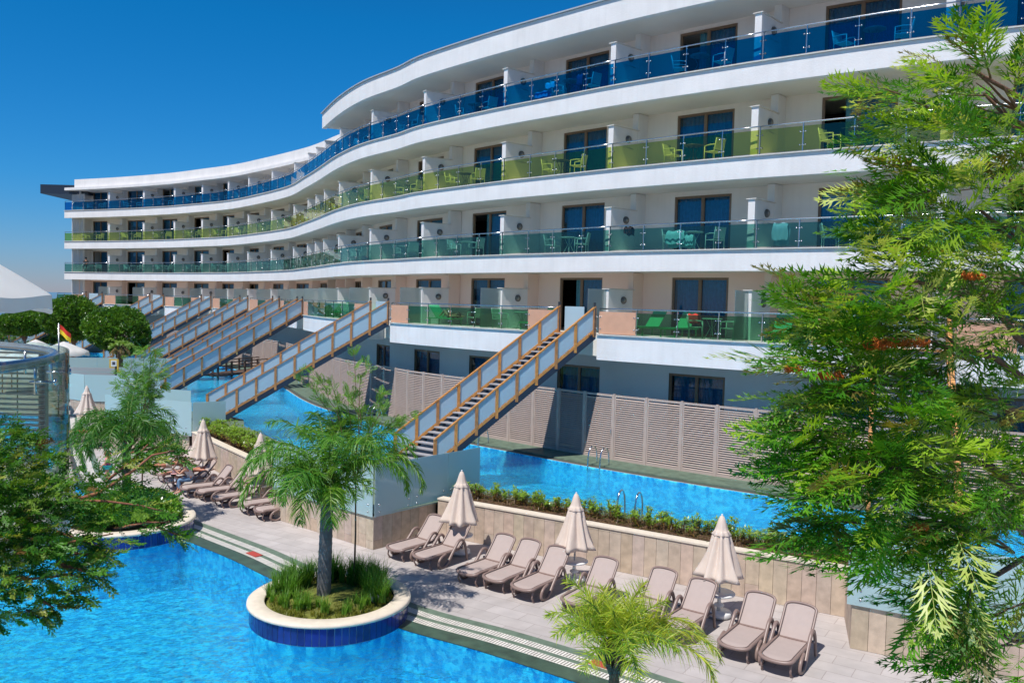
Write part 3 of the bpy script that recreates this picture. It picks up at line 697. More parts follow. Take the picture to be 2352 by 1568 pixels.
# balustrades, one part per bay with posts, rail, brackets; glass as its sub-part
def balus(u0, u1, z, d, gm, n, studs, solid=()):
    mb = MB(); gl = MB(); so = []; us = [u0+(u1-u0)*i/n for i in range(n+1)]
    P = [cpt(u, d)[0] for u in us]; T = [cpt(u, d)[1] for u in us]
    rail = [(cpt(u, d)[0].x, cpt(u, d)[0].y-40, z+.97) for u in ur(u0, u1, .7)]; mb.tube(rail, .026, 8)
    for i, (p, t_) in enumerate(zip(P, T)):
        nn = Vector((-t_.y, t_.x))
        if i < n or True:
            mb.obox((p.x, p.y-40, z+.475), (t_.x, t_.y, 0), (nn.x, nn.y, 0), (0, 0, 1), .018, .05, .95)
        if i and i < n or studs:
            for zz in (.22, .66):
                mb.tube([(p.x-t_.x*.09-nn.x*.05, p.y-40-t_.y*.09-nn.y*.05, z+zz), (p.x+t_.x*.09-nn.x*.05, p.y-40+t_.y*.09-nn.y*.05, z+zz)], .009, 5)
                for sg in (-1, 1):
                    c = p+t_*(.09*sg)-nn*.05; mb.tube([(c.x-nn.x*.028, c.y-40-nn.y*.028, z+zz), (c.x+nn.x*.03, c.y-40+nn.y*.03, z+zz)], .024, 8)
    for i in range(n):
        a = P[i]; b = P[i+1]; dd = (b-a).normalized(); nn = Vector((-dd.y, dd.x)); c = (a+b)/2-nn*.05; L = (b-a).length
        g = gl
        if i in solid: g = MB(); so.append(g)
        g.obox((c.x, c.y-40, z+.44), (dd.x, dd.y, 0), (nn.x, nn.y, 0), (0, 0, 1), L-.05, .010, .80 if i not in solid else .84)
    r = mb.build('balustrade', STEEL, HO)
    if gl.n: gl.build('tinted_glass', gm, r)
    for g in so: g.build('solid_panel', PEACH, r)
for fl, gm in ((2, GTEAL), (3, GLIME), (4, GBLUE)):
    us = [0.05]+[u+.3 for u in PU[:-1]]+[END-.1]
    for i, (a, b) in enumerate(zip(us, us[1:])):
        n = max(1, round((b-a)/1.47)); balus(a, b, Z[fl], .06, gm, n, a > 52)
for a, b in segs:
    if b-a < 1: continue
    m = max(1, round((b-a)/13)); st = (b-a)/m
    for j in range(m):
        x0 = a+j*st+(.05 if j == 0 else 0); x1 = a+(j+1)*st-(.05 if j == m-1 else 0); n = max(2, round((x1-x0)/1.5)); so = set()
        if j == 0 and a > 0: so.add(0)
        if j == m-1: so.add(n-1)
        balus(x0, x1, Z[1], -.84, GGREEN, n, x0 > 52, so)
# end glass at the left return of each balcony
# ================================================================== staircases
def stair(label, fl, fr_, tl, tr, z0=1.0, z1=5.9, n=8, wood=WOOD, skip=False):
    """fl/fr_: foot left/right, tl/tr: top left/right (xy)"""
    r = empty('staircase', (fl[0], fl[1], z0)); tag(r, label, 'staircase', 'timber staircases from the terrace to the upper pool'); o0 = Vector((fl[0], fl[1], z0))
    fl, fr_, tl, tr = [Vector(v) for v in (fl, fr_, tl, tr)]
    A = [Vector((fl.x, fl.y, z0))-o0, Vector((fr_.x, fr_.y, z0))-o0]; B = [Vector((tl.x, tl.y, z1))-o0, Vector((tr.x, tr.y, z1))-o0]
    for a, b in zip(A, B):
        h = Vector((b.x-a.x, b.y-a.y, 0)); L = h.length; hd = h.normalized(); up = Vector((0, 0, 1)); run = (b-a); sd = hd.cross(up)
        mb = MB(); mb.beam(a-up*.07, b-up*.07, .06, .26); mb.build('stringer', NAVY, r)
        mb = MB(); mb.beam(a+up*.115, b+up*.115, .075, .10); mb.build('lower_rail', WOODD if wood is WOODD else wood, r)
        mb = MB(); mb.beam(a+up*1.02-run.normalized()*.06, b+up*1.02+run.normalized()*.05, .11, .05); mb.build('handrail', wood, r)
        for i in range(n+1):
            p = a+run*(i/n); zb = -.12
            mb = MB(); mb.obox(p+up*((1.0+zb)/2)+sd*0, hd, sd, up, .11 if i not in (0, n) else .12, .09, 1.0-zb); mb.build('post', wood if i % 2 else WOODD, r)
            if i < n:
                q = a+run*((i+1)/n); e = hd*.065; mb = MB(); t = .006
                e = run*(.058/L); v = [p+e+up*.20, q-e+up*.20, q-e+up*.985, p+e+up*.985]
                mb.add([x+sd*t for x in v]+[x-sd*t for x in v], [(0, 1, 2, 3), (7, 6, 5, 4), (0, 4, 5, 1), (1, 5, 6, 2), (2, 6, 7, 3), (3, 7, 4, 0)]); mb.build('glass_panel', FROST2, r)
    ns = 27
    for i in range(ns):
        f = (i+.5)/ns; l = A[0].lerp(B[0], f); q = A[1].lerp(B[1], f); c = (l+q)/2; wd = (q-l).normalized(); hd = Vector((B[0].x-A[0].x, B[0].y-A[0].y, 0)).normalized()
        ac = Vector((0, 0, 1)).cross(Vector((wd.x, wd.y, 0)).normalized()); mb = MB()
        mb.obox(c+Vector((0, 0, .05)), (wd.x, wd.y, 0), ac, (0, 0, 1), (q-l).length-.09, .31, .04); mb.obox(c+Vector((0, 0, -.06))-hd*(-.12), (wd.x, wd.y, 0), ac, (0, 0, 1), (q-l).length-.1, .02, .19)
        mb.build('tread', TREAD, r)
    # gate posts and low gate at the top
    for b in B:
        mb = MB(); mb.obox(b+Vector((0, 0, .55)), (1, 0, 0), (0, 1, 0), (0, 0, 1), .09, .09, 1.3); mb.build('gate_post', DARKST, r)
    a, b = B; mb = MB(); c = a.lerp(b, .33); d = (b-a).normalized(); ac = Vector((-d.y, d.x, 0)); mb.obox(c+Vector((0, 0, .55))+ac*.25, d, ac, (0, 0, 1), (b-a).length*.55, .02, .95); mb.build('gate_panel', FROST2, r)
    mb = MB(); c = (a+b)/2; mb.obox(c+Vector((0, 0, -.02)), d, ac, (0, 0, 1), (b-a).length, .5, .05); mb.build('top_landing', WOODD, r)
    return r
def tp(u, d=-.95): return tuple(cpt(u, d)[0])
stair('nearest full timber staircase, rising behind the stone block with frosted screen', (-4.30, 31.82), (-2.69, 30.65), tp(76.24), tp(78.09), n=8)
stair('second nearest timber staircase, starting behind the frosted screen and hedge', (-15.35, 42.9), (-14.05, 40.6), tp(62.6), tp(64.94), n=9, wood=WOODD)
stair('third timber staircase, its foot just right of the weeping sapling', (-22.0, 52.6), (-20.69, 50.78), tp(47.6), tp(49.6), n=8, wood=WOODD)
FD = {38.4: 'fourth timber staircase, close behind the third one', 30.8: 'fifth timber staircase, among the distant parallel ones', 22.57: 'sixth timber staircase, rising just right of the round tree', 13.95: 'seventh timber staircase, half hidden by the round trees', 4.7: 'farthest timber staircase, above the left round tree'}
for u0, u1 in ((38.4, 40.3), (30.8, 32.7), (22.57, 24.3), (13.95, 16.07), (4.7, 6.78)):
    a = Vector(tp(u0)); b = Vector(tp(u1)); dd = Vector((-.93, -.37))*8.0
    if u0 == 38.4: dd = Vector((-.86, -.51))*8.2
    if u0 < 20: dd = Vector((-.96, -.28))*8.0
    stair(FD[u0], tuple(a+dd), tuple(b+dd), tuple(a), tuple(b), n=8, wood=WOODD)
stair('timber staircase mostly hidden behind the big tree on the right', (9.35, 21.9), (11.3, 21.0), tp(88.1), tp(90.3), n=6)
# ================================================================== islands
def island(c, R, label, z=.42):
    r = empty('planter_island', (c[0], c[1], 0)); tag(r, label, 'planter', 'round planter islands in the pool')
    mb = MB(); prof = [(R-.36, z-.03), (R-.36, z), (R-.34, z+.015), (R-.02, z+.015), (R+.015, z-.01), (R+.02, z-.06), (R-.03, z-.08)]
    mb.lathe(prof, 96); o = mb.build('stone_rim', COPING, r)
    mb = MB(); mb.lathe([(R-.05, -.03), (R-.05, z-.06)], 96); mb.build('grout_core', GROUT, r); mb = MB(); mb.lathe([(R-.045, -1.35), (R-.045, -.03)], 96); mb.build('underwater_wall', POOLF, r)
    mb = MB(); n = 72
    for k in range(n):
        t = 2*pi*(k+.5)/n; d = Vector((cos(t), sin(t), 0)); a = Vector((-sin(t), cos(t), 0)); 
        mb.obox(Vector((0, 0, .165))+d*(R-.048), a, d, (0, 0, 1), 2*pi*R/n-.016, .02, .37, .7+.6*random.random())
    mb.build('blue_tiles', BTILE, r)
    mb = MB(); mb.lathe([(R-.35, z-.1), (R*.6, z-.02), (R*.3, z+.06), (.001, z+.1)], 48); mb.build('planting_soil', GRASSG if R < 1.85 else SOIL, r)
    return r
I1 = (-3.89, 18.6); I2 = (-11.25, 24.75)
island(I1, 1.76, 'round tiled planter island with the central palm')
island(I2, 1.95, 'round tiled planter island with leafy shrubs and the left palm')

LEAF = leafmat('leaf', (1, 1, 1), .42, .38)
LEAFD = leafmat('glossy_leaf', (1, 1, 1), .3, .3)
def rp(a, b): return random.uniform(a, b)
def blades(name, pts, parent, h=(.25, .5), w_=.012, cols=((.07, .17, .02), (.13, .24, .03)), spread=.5, seg=3, nb=30, mtl=None, cc=None):
    V = []; Q = []; C = []
    for (x, y, z, s_) in pts:
        for _ in range(nb):
            a = rp(0, 2*pi); L = rp(*h)*s_; lean = rp(.1, 1)*spread; bx = x+rp(-.05, .05)*s_; by = y+rp(-.05, .05)*s_; n0 = len(V)
            wd = Vector((-sin(a), cos(a), 0))*w_
            for k in range(seg+1):
                t = k/seg; r = L*lean*t*t; zz = z+L*(t-.35*lean*t*t); ww = (1-t)**.7
                p = Vector((bx+cos(a)*r, by+sin(a)*r, zz)); V += [p-wd*ww, p+wd*ww]
            col_ = Vector(cols[0]).lerp(Vector(cols[1]), random.random())
            for k in range(seg): Q.append((n0+2*k, n0+2*k+1, n0+2*k+3, n0+2*k+2)); C.append(tuple(col_))
    return fast_mesh(name, np.array([tuple(v) for v in V]), np.array(Q), np.array(C), mtl or LEAF, parent)
def ringpts(c, r0, r1, n, a0=0, a1=2*pi, z=.45, s=(.7, 1.2)):
    out = []
    for _ in range(n): a = rp(a0, a1); r = sqrt(rp(r0*r0, r1*r1)); out.append((c[0]+r*cos(a), c[1]+r*sin(a), z, rp(*s)))
    return out
g = blades('tall_grass', ringpts(I1, .75, 1.32, 95, -.35, pi+.35), None, (.38, .72), .011, ((.07, .19, .02), (.18, .36, .04)), .75, 3, 40); tag(g, 'tufted dark green grass around the back of the central island', 'grass', kind='stuff')
g = blades('short_grass', ringpts(I1, .1, 1.36, 520, z=.40, s=(.6, 1.1)), None, (.06, .15), .008, ((.16, .20, .02), (.30, .28, .05)), .9, 2, 16); tag(g, 'short yellow green turf on the central island', 'grass', kind='stuff')
g = blades('grass_tuft', ringpts(I1, .75, 1.3, 26, pi+.1, 2*pi-.1), None, (.24, .44), .010, ((.10, .24, .02), (.22, .38, .05)), .7, 3, 34); tag(g, 'loose grass tufts along the front of the central island', 'grass', kind='stuff')
mb = MB(); mb.ball((0, 0, 0), .13, 10, sc=(1, .8, .8)); rk = mb.build('rock', mat('pale_rock', (.5, .5, .5), .8, .2, 8, .8, 12)); rk.location = (I1[0]+1.0, I1[1]-.25, .5); tag(rk, 'small pale rock in the grass at the right of the central island', 'rock')

# ------------------------------------------------------------------ palms
def frond(acc, base, az, el, L, droop, nl=44, ll=.5, lw=.014, c0=(.06, .17, .02), c1=(.14, .30, .03), ldroop=.6, twist=.5, start=.18):
    V, Q, C, RA = acc; p = Vector(base); pts = []; n = 22; e = el
    for k in range(n+1):
        pts.append(p.copy()); d = Vector((cos(az)*cos(e), sin(az)*cos(e), sin(e))); p = p+d*(L/n); e -= droop/n*(.5+1.3*k/n)
    RA.append(pts); side0 = Vector((-sin(az), cos(az), 0))
    for i in range(nl):
        t = start+(1-start)*i/(nl-1); k = min(int(t*n), n-1); f = t*n-k; q = pts[k].lerp(pts[k+1], f); d = (pts[k+1]-pts[k]).normalized(); up = side0.cross(d)*-1 if False else d.cross(side0)*-1
        up = Vector((0, 0, 1))-d*d.z; up = up.normalized() if up.length > .05 else side0.cross(d)
        env = sin(pi*min(1, .12+t*.86))**.6; 
        for sg in (-1, 1):
            l_ = ll*env*rp(.8, 1.12); fa = rp(.35, .7); ra = rp(-twist, twist)
            dirn = (side0*sg*cos(ra)*(1-fa*.5)+up*(sin(ra)+.15)+d*fa).normalized(); wn = dirn.cross(d); 
            if wn.length < .01: continue
            wn = wn.normalized().cross(dirn).normalized() if random.random() < .5 else wn.normalized()
            n0 = len(V); pp = q.copy(); dd = dirn.copy(); sg3 = 3
            for j in range(sg3+1):
                tt = j/sg3; ww = lw*(1-tt)**.6*(1 if j else .6); V.append(tuple(pp-wn*ww)); V.append(tuple(pp+wn*ww))
                dd = (dd+Vector((0, 0, -ldroop*(.4+tt)*.55))).normalized(); pp = pp+dd*(l_/sg3)
            cc = Vector(c0).lerp(Vector(c1), random.random())
            for j in range(sg3): Q.append((n0+2*j, n0+2*j+1, n0+2*j+3, n0+2*j+2)); C.append(tuple(cc))
def palm(name, label, base, zt, rtr, fr, ring=True, group='slender garden palms', trunkc=(.155, .145, .14), **kw):
    r = empty(name, base); tag(r, label, 'palm', group); b = Vector(base); mb = MB(); n = 60; vs = []; pts = []; rr = []
    H = zt-base[2]; lean = kw.pop('lean', (0, 0))
    for k in range(n+1):
        t = k/n; pts.append((lean[0]*t, lean[1]*t, H*t-.1)); ringf = (1.05 if (k % 4 == 0) else 1.0) if ring else 1+.12*random.random()
        rr.append(rtr*(1.12-.16*t)*ringf*(1.25 if k < 2 else 1))
    mb.tube(pts, rr, 18); mb.build('trunk', mat('ringed_palm_trunk', trunkc, .85, .25, 5, .6, 30), r)
    top = Vector((lean[0], lean[1], H)); mb = MB()
    for k in range(26):   # leaf bases, shaggy
        a = rp(0, 2*pi); z0 = rp(-.42, .05); d = Vector((cos(a), sin(a), rp(.6, 1.6))).normalized(); q = top+Vector((cos(a)*rtr*.85, sin(a)*rtr*.85, z0))
        mb.tube([q, q+d*.12, q+d*.28+Vector((cos(a)*.03, sin(a)*.03, 0))], [.05, .035, .012], 6)
    mb.build('leaf_bases', mat('palm_fibre', (.16, .10, .06), .95, .4, 15), r)
    for f in fr:
        acc = ([], [], [], []); frond(acc, tuple(top+Vector((cos(f['az'])*.06, sin(f['az'])*.06, rp(-.1, .12)))), **f); V, Q, C, RA = acc
        fo = fast_mesh('frond', np.array(V), np.array(Q), np.array(C), LEAF, r)
        mb = MB(); ps = RA[0]; mb.tube(ps[::2], [.022*(1-.85*i/len(ps[::2])) for i in range(len(ps[::2]))], 6); mb.build('rachis', mat('palm_rachis', (.16, .24, .05), .5), fo)
    return r
random.seed(11)
G0, G1 = (.045, .17, .015), (.17, .36, .04)
fr = []
for k in range(14):
    az = 2*pi*k/14+rp(-.15, .15); el = [1.3, 1.05, .8, 1.45][k % 4]+rp(-.1, .1)
    fr.append(dict(az=az, el=el, L=rp(2.2, 2.6), droop=[2.1, 1.9, 1.7, 1.7][k % 4], nl=74, ll=.60, lw=.014, c0=G0, c1=G1, ldroop=1.25, twist=.6))
# long arching fronds to the left and right as photographed
for az, el, L, dr in ((pi-.15, .95, 2.7, 2.4), (.1, 1.0, 2.8, 2.5), (.45, .75, 2.4, 2.3), (pi+.4, .7, 2.3, 2.2), (1.2, 1.25, 2.5, 1.6), (2.0, 1.3, 2.4, 1.5), (-1.3, .5, 1.7, 2.2), (-1.8, .6, 1.7, 2.3)):
    fr.append(dict(az=az, el=el, L=L, droop=dr, nl=78, ll=.62, lw=.014, c0=G0, c1=(.20, .36, .03), ldroop=1.3, twist=.5))
for k in range(16):
    fr.append(dict(az=-pi/2+rp(-1.7, 1.7), el=rp(.2, 1.3), L=rp(.9, 1.35), droop=1.3, nl=46, ll=.46, lw=.0125, c0=(.07, .22, .02), c1=(.26, .44, .06), ldroop=.55, twist=1.1))
palm('palm_tree', 'ringed grey trunk palm with drooping fronds on the central island', (-4.02, 18.5, .4), 2.86, .138, fr, lean=(.05, .05))
fr = []
for k in range(22):
    az = 2*pi*k/22+rp(-.15, .15); el = [1.2, .9, .6, 1.45][k % 4]+rp(-.1, .1)
    fr.append(dict(az=az, el=el, L=rp(1.9, 2.4), droop=[3.1, 2.9, 2.6, 2.8][k % 4], nl=66, ll=.55, lw=.016, c0=G0, c1=(.09, .22, .03), ldroop=1.0, twist=.7))
for az, el, L, dr in ((pi, 1.0, 2.2, 2.6), (pi-.3, .6, 2.1, 2.6), (0, 1.1, 2.0, 2.8), (1.4, 1.5, 2.1, .6)):
    fr.append(dict(az=az, el=el, L=L, droop=dr, nl=66, ll=.55, lw=.016, c0=G0, c1=(.09, .22, .03), ldroop=1.0, twist=.7))
palm('palm_tree', 'dark drooping palm with slim trunk on the left island', (-11.7, 25.85, .4), 2.5, .12, fr, trunkc=(.12, .08, .06))
fr = []
Y0, Y1 = (.24, .36, .03), (.55, .58, .06)
yp = at(1412, 1720, .4); yb = Vector((1.60, 12.1, .3))
for k in range(21):
    az = 2*pi*k/21+rp(-.2, .2); el = [1.35, 1.0, .7][k % 3]+rp(-.1, .1)
    fr.append(dict(az=az, el=el, L=rp(.9, 1.2), droop=[1.0, 1.5, 1.6][k % 3], nl=70, ll=.38, lw=.0085, c0=Y0, c1=Y1, ldroop=.2, twist=1.0))
for az, el, L in ((-.05, .75, 1.75), (-.35, .6, 1.7), (.25, .9, 1.6)): fr.append(dict(az=az, el=el, L=L, droop=1.9, nl=80, ll=.44, lw=.009, c0=(.20, .22, .04), c1=Y1, ldroop=.6, twist=.4))
palm('young_palm', 'small yellow green young palm in front at the bottom edge', tuple(yb), 2.05, .075, fr, trunkc=(.22, .12, .06), ring=False)

# ------------------------------------------------------------------ broad foliage templates
def diamond(p, d, w_, l_, n):
    d = np.array(d, float); d /= np.linalg.norm(d); s_ = np.cross(n, d); s_ /= np.linalg.norm(s_)+1e-9; p = np.array(p, float)
    return [p, p+d*l_*.45+s_*w_, p+d*l_, p+d*l_*.45-s_*w_]
def t_silkoak(seed, npair=6, pin=.40):
    r = random.Random(seed); V = []; Q = []
    def dm(p, d, w_, l_, n=(0, 0, 1)):
        b = len(V); V.extend(diamond(p, d, w_, l_, n)); Q.append((b, b+1, b+2, b+3))
    bend = r.uniform(-.25, .05)
    for i in range(npair+1):
        t = .18+.8*i/npair; x = t; z = bend*t*t; L = pin*(sin(pi*(.22+.7*t))**.8)
        for sg in (-1, 1):
            a = radians(r.uniform(32, 48)); d = np.array([cos(a), sg*sin(a), r.uniform(-.25, .15)])
            if i == npair: d = np.array([1, sg*.15, 0]); 
            dm((x, 0, z), d, .021, L*1.15)
            for f, s2 in ((.3, -1), (.42, 1)):
                a2 = a*sg+s2*radians(r.uniform(20, 28)); dm(np.array([x, 0, z])+d*L*f, (cos(a2), sin(a2), d[2]), .016, L*.62)
    b = len(V); V += [np.array(v, float) for v in ((0, -.006, 0), (1, -.003, bend), (1, .003, bend), (0, .006, 0))]; Q.append((b, b+1, b+2, b+3))
    return np.array(V), np.array(Q)
def t_juniper(seed):
    r = random.Random(seed); V = []; Q = []
    def dm(p, d, w_, l_, n=(0, 0, 1)):
        b = len(V); V.extend(diamond(p, d, w_, l_, n)); Q.append((b, b+1, b+2, b+3))
    def sub(p, a, L, lev, pz):
        d = np.array([cos(a), sin(a), pz]); dm(p, d, .024 if lev else .014, L*(1 if lev else .9))
        if lev < 2:
            n = 6 if lev == 0 else 2
            for i in range(n):
                f = .15+.75*i/n
                for sg in (-1, 1):
                    sub(np.array(p)+d*L*f, a+sg*radians(r.uniform(22, 36)), L*(.40-.2*f), lev+1, pz+r.uniform(-.5, .5))
    sub((0, 0, 0), 0, 1, 0, 0); return np.array(V), np.array(Q)
def t_leafclump(seed, n=14, l_=.35, w_=.11):
    r = random.Random(seed); V = []; Q = []
    for i in range(n):
        a = r.uniform(0, 2*pi); e = r.uniform(-.5, 1.3); d = np.array([cos(a)*cos(e), sin(a)*cos(e), sin(e)]); p = d*r.uniform(.0, .35)
        nn = np.array([r.uniform(-1, 1), r.uniform(-1, 1), 1.5]); b = len(V); V.extend(diamond(p, d, w_, l_*r.uniform(.7, 1.2), nn)); Q.append((b, b+1, b+2, b+3))
    return np.array(V), np.array(Q)
SO = [t_silkoak(i) for i in range(5)]; JU = [t_juniper(i) for i in range(4)]; LC = [t_leafclump(i) for i in range(5)]
def pal(n, cols, wts, jit=.12):
    c = np.array(cols)[rng.choice(len(cols), n, p=np.array(wts)/sum(wts))]; return c*(1+rng.uniform(-jit, jit, (n, 1)))

def clump_leaves(clumps, leafL, outw, spread, depthr):
    """clumps: (px, py, rx, ry, Y, n); leaves point away from the clump middle mixed with outw"""
    P = []; D = []
    for cx, cy, rx, ry, Y, n in clumps:
        c0 = atY(cx, cy, Y); sx = Y/FPX
        for _ in range(n):
            while True:
                a = rng.uniform(-1, 1, 3)
                if (a**2).sum() < 1: break
            q = np.array([c0.x+a[0]*rx*sx, c0.y+a[1]*depthr, c0.z-a[2]*ry*sx]); P.append(q)
            d = np.array([a[0]*.9, a[1]*.9, -a[2]*.7])+np.array(outw)+rng.normal(0, spread, 3); D.append(d)
    return np.array(P), np.array(D)
def limb(mb, a, b, r0, r1, sag=.15, n=7):
    a = Vector(a); b = Vector(b); pts = []; L = (b-a).length
    for i in range(n+1):
        t = i/n; p = a.lerp(b, t)+Vector((0, 0, sag*L*sin(pi*t)))+Vector((rp(-1, 1), rp(-1, 1), rp(-1, 1)))*.03*L*(0 < i < n); pts.append(p)
    mb.tube(pts, [r0+(r1-r0)*i/n for i in range(n+1)], 8); return pts
# big silk oak on the right
random.seed(5); rng = np.random.default_rng(5)
TB = Vector((6.1, 8.6, 0)); tr = empty('silky_oak_tree', TB); tag(tr, 'large feathery leaved tree with orange flowers filling the right edge', 'tree')
cl = [(2185, 150, 90, 70, 7.2, 32), (2060, 215, 110, 45, 7.0, 34), (2235, 215, 110, 70, 7.4, 46), (2150, 320, 160, 75, 7.2, 90), (2300, 360, 120, 110, 7.8, 80), (2060, 440, 120, 50, 7.0, 60),
      (2220, 480, 170, 90, 7.3, 120), (2050, 520, 130, 40, 6.9, 50), (2280, 620, 150, 110, 7.6, 130), (2150, 590, 150, 60, 7.0, 80), (1960, 660, 130, 45, 6.6, 62), (1880, 730, 120, 50, 6.6, 70), (2020, 760, 150, 70, 6.7, 110),
      (2220, 760, 180, 90, 7.2, 130), (1850, 850, 110, 55, 6.5, 70), (2010, 880, 150, 60, 6.7, 80), (2230, 920, 180, 90, 7.2, 110), (1950, 980, 180, 55, 6.4, 120), (1880, 1060, 150, 60, 6.3, 130),
      (2080, 1070, 190, 80, 6.6, 170), (2280, 1090, 150, 110, 7.0, 140), (1870, 1160, 130, 50, 6.3, 90), (2040, 1190, 180, 70, 6.5, 160), (1930, 1235, 120, 40, 6.3, 60), (2220, 1230, 180, 90, 6.8, 140), (2330, 1300, 90, 130, 7.0, 90),
      (2120, 1310, 80, 55, 6.5, 34), (2140, 1400, 60, 60, 6.5, 22), (2290, 1460, 90, 60, 6.6, 60), (2270, 1530, 110, 50, 6.6, 50), (2320, 600, 80, 300, 8.2, 120), (2320, 1000, 80, 300, 8.2, 120)]
cl = [(a+max(0, (2230-a))*.26+(25 if b < 640 else 0), b, c*.86, d*.62, e, int(f*(.44 if a < 1990 else .60)*(.62 if b > 1150 else 1)*(.8 if b < 700 else 1))) for a, b, c, d, e, f in cl]
P, D = clump_leaves(cl, .4, (-.8, -.1, .08), .33, .55); D[:, 2] *= .6
# protruding sprays towards the left
spr = [((2060, 250), (1915, 195), 6.9), ((2090, 400), (1950, 385), 6.9), ((2060, 440), (1945, 500), 6.9), ((2050, 560), (1900, 545), 6.9), ((1900, 700), (1740, 640), 6.6), ((1900, 770), (1770, 700), 6.6), ((1900, 860), (1685, 822), 6.3),
       ((1900, 900), (1735, 930), 6.4), ((1880, 1000), (1690, 1005), 6.2), ((1880, 1100), (1700, 1090), 6.2), ((1900, 1200), (1770, 1225), 6.3), ((1950, 1240), (1810, 1290), 6.3), ((2100, 1290), (2080, 1420), 6.4), ((2160, 1320), (2170, 1450), 6.4),
       ((2200, 180), (2195, 75), 7.2), ((2250, 220), (2320, 120), 7.4), ((2250, 1480), (2150, 1520), 6.5), ((2290, 1380), (2160, 1470), 6.5)]
wood = MB()
P2 = []; D2 = []
for (x0, y0), (x1, y1), Y in spr:
    x0 += 75; x1 += 45
    a = np.array(atY(x0, y0, Y)); b = np.array(atY(x1, y1, Y-.25)); n = 9; v = b-a; L = np.linalg.norm(v); v /= L
    wood.tube([tuple((a+(b-a)*t+np.array([0, 0, .06*L*sin(pi*t)]))-np.array(TB)) for t in (0, .3, .6, .85)], [.010, .007, .005, .002], 5)
    for i in range(n):
        t = i/(n-1); q = a+(b-a)*t*.72+np.array([0, 0, .06*L*sin(pi*t)]); sd = np.cross(v, [0, 0, 1])*(-1)**i
        P2.append(q); D2.append(v*1.1+sd*rng.uniform(.0, .6)+np.array([0, 0, rng.uniform(-.35, .35)]))
P = np.concatenate([P, P2]); D = np.concatenate([D, D2]); N = len(P)
perm = rng.permutation(N); P = P[perm]; D = D[perm]
C = pal(N, [(.05, .18, .012), (.13, .33, .02), (.31, .47, .035), (.50, .55, .15), (.20, .17, .04)], [3, 4, 3.6, 1.7, .7])  # leaf greens, with sunlit highlights put in as the palest yellow tones
R = frames(D, np.array([[0, 0, 1.0]]), rng.normal(0, .45, N))
scatter('foliage', SO, R, P-np.array(TB), rng.uniform(.34, .54, N), C, LEAF, tr)
trunk = MB(); trunk.tube([(0, 0, 0), (-.05, -.05, 3), (-.1, -.1, 6), (-.2, -.2, 8), (-.4, -.3, 9.6)], [.20, .17, .14, .09, .04], 12); trunk.build('trunk', BARK, tr)
for cx, cy, rx, ry, Y, n in cl[::2]:
    c0 = atY(cx, cy, Y)-TB; z0 = max(1.5, c0.z-.9); limb(wood, (-.1, -.1, z0), c0, .045, .012, .05)
    for _ in range(3): limb(wood, c0.lerp(Vector((-.1, -.1, z0)), .3), c0+Vector((rp(-1, .2)*rx*Y/FPX, rp(-.4, .4), rp(-1, 1)*ry*Y/FPX)), .014, .004, .05, 4)
wood.build('branches', BARK, tr)
FLO = mat('orange_flower', (.72, .16, .02), .6, .4, 20)
for (x, y, Y, s_) in ((1906, 868, 6.2, 1), (2040, 795, 6.3, 1.3), (2100, 793, 6.3, 1.0), (1826, 852, 6.2, .7), (2010, 800, 6.3, .8), (2235, 640, 6.6, .9), (2110, 1212, 6.2, .6)):
    mb = MB(); c0 = atY(x, y, Y)-TB
    for _ in range(110):
        b = c0+Vector((rp(-.10, .10)*s_, rp(-.04, .04), rp(-.015, .015))); d = Vector((rp(-.5, .5), rp(-.5, .5), rp(.4, 1))).normalized()*rp(.03, .06)*s_; mb.tube([b, b+d], [.004, .0015], 4)
    mb.build('flower_cluster', FLO, tr)

# juniper reaching in from the left
TJ = Vector((-4.3, 4.4, 0)); tj = empty('juniper_tree', TJ); tag(tj, 'juniper with reddish branches reaching in from the left edge', 'tree')
cl = [(40, 1010, 80, 40, 5.2, 90), (120, 1040, 70, 30, 5.3, 70), (60, 1100, 100, 60, 5.1, 210), (170, 1130, 90, 45, 5.2, 130), (50, 1190, 90, 60, 5.0, 190), (180, 1210, 110, 40, 5.1, 150), (90, 1270, 130, 45, 5.0, 190), (200, 1295, 100, 30, 5.0, 90), (40, 1340, 80, 30, 4.9, 90), (80, 1390, 80, 16, 4.9, 50), (20, 1420, 50, 14, 4.9, 26),
      (270, 1105, 50, 12, 5.45, 40), (330, 1050, 60, 12, 5.6, 50), (350, 1165, 60, 8, 5.35, 26), (370, 1038, 50, 8, 5.7, 22), (290, 1165, 60, 14, 5.5, 34), (320, 1215, 70, 10, 5.4, 22), (240, 1060, 20, 16, 5.5, 10)]
cl = [(a-(75 if a < 240 else 20), b+(12 if a < 240 else 0), c*.9, d*.8, e, int(f*.9)) for a, b, c, d, e, f in cl]
P, D = clump_leaves(cl, .4, (.75, .05, .08), .35, .35); D[:, 2] *= .7
tips = [((130, 1290), (262, 1335), 5.0), ((130, 1220), (250, 1260), 5.1), ((100, 1380), (132, 1400), 4.9), ((60, 1400), (110, 1420), 4.9), ((360, 1210), (430, 1235), 5.4), ((330, 1060), (440, 1040), 5.6), ((140, 1300), (230, 1310), 5.0), ((120, 1360), (200, 1365), 4.95), ((300, 1040), (400, 1020), 5.6), ((170, 1270), (270, 1280), 5.1)]
P2 = []; D2 = []; wood = MB()
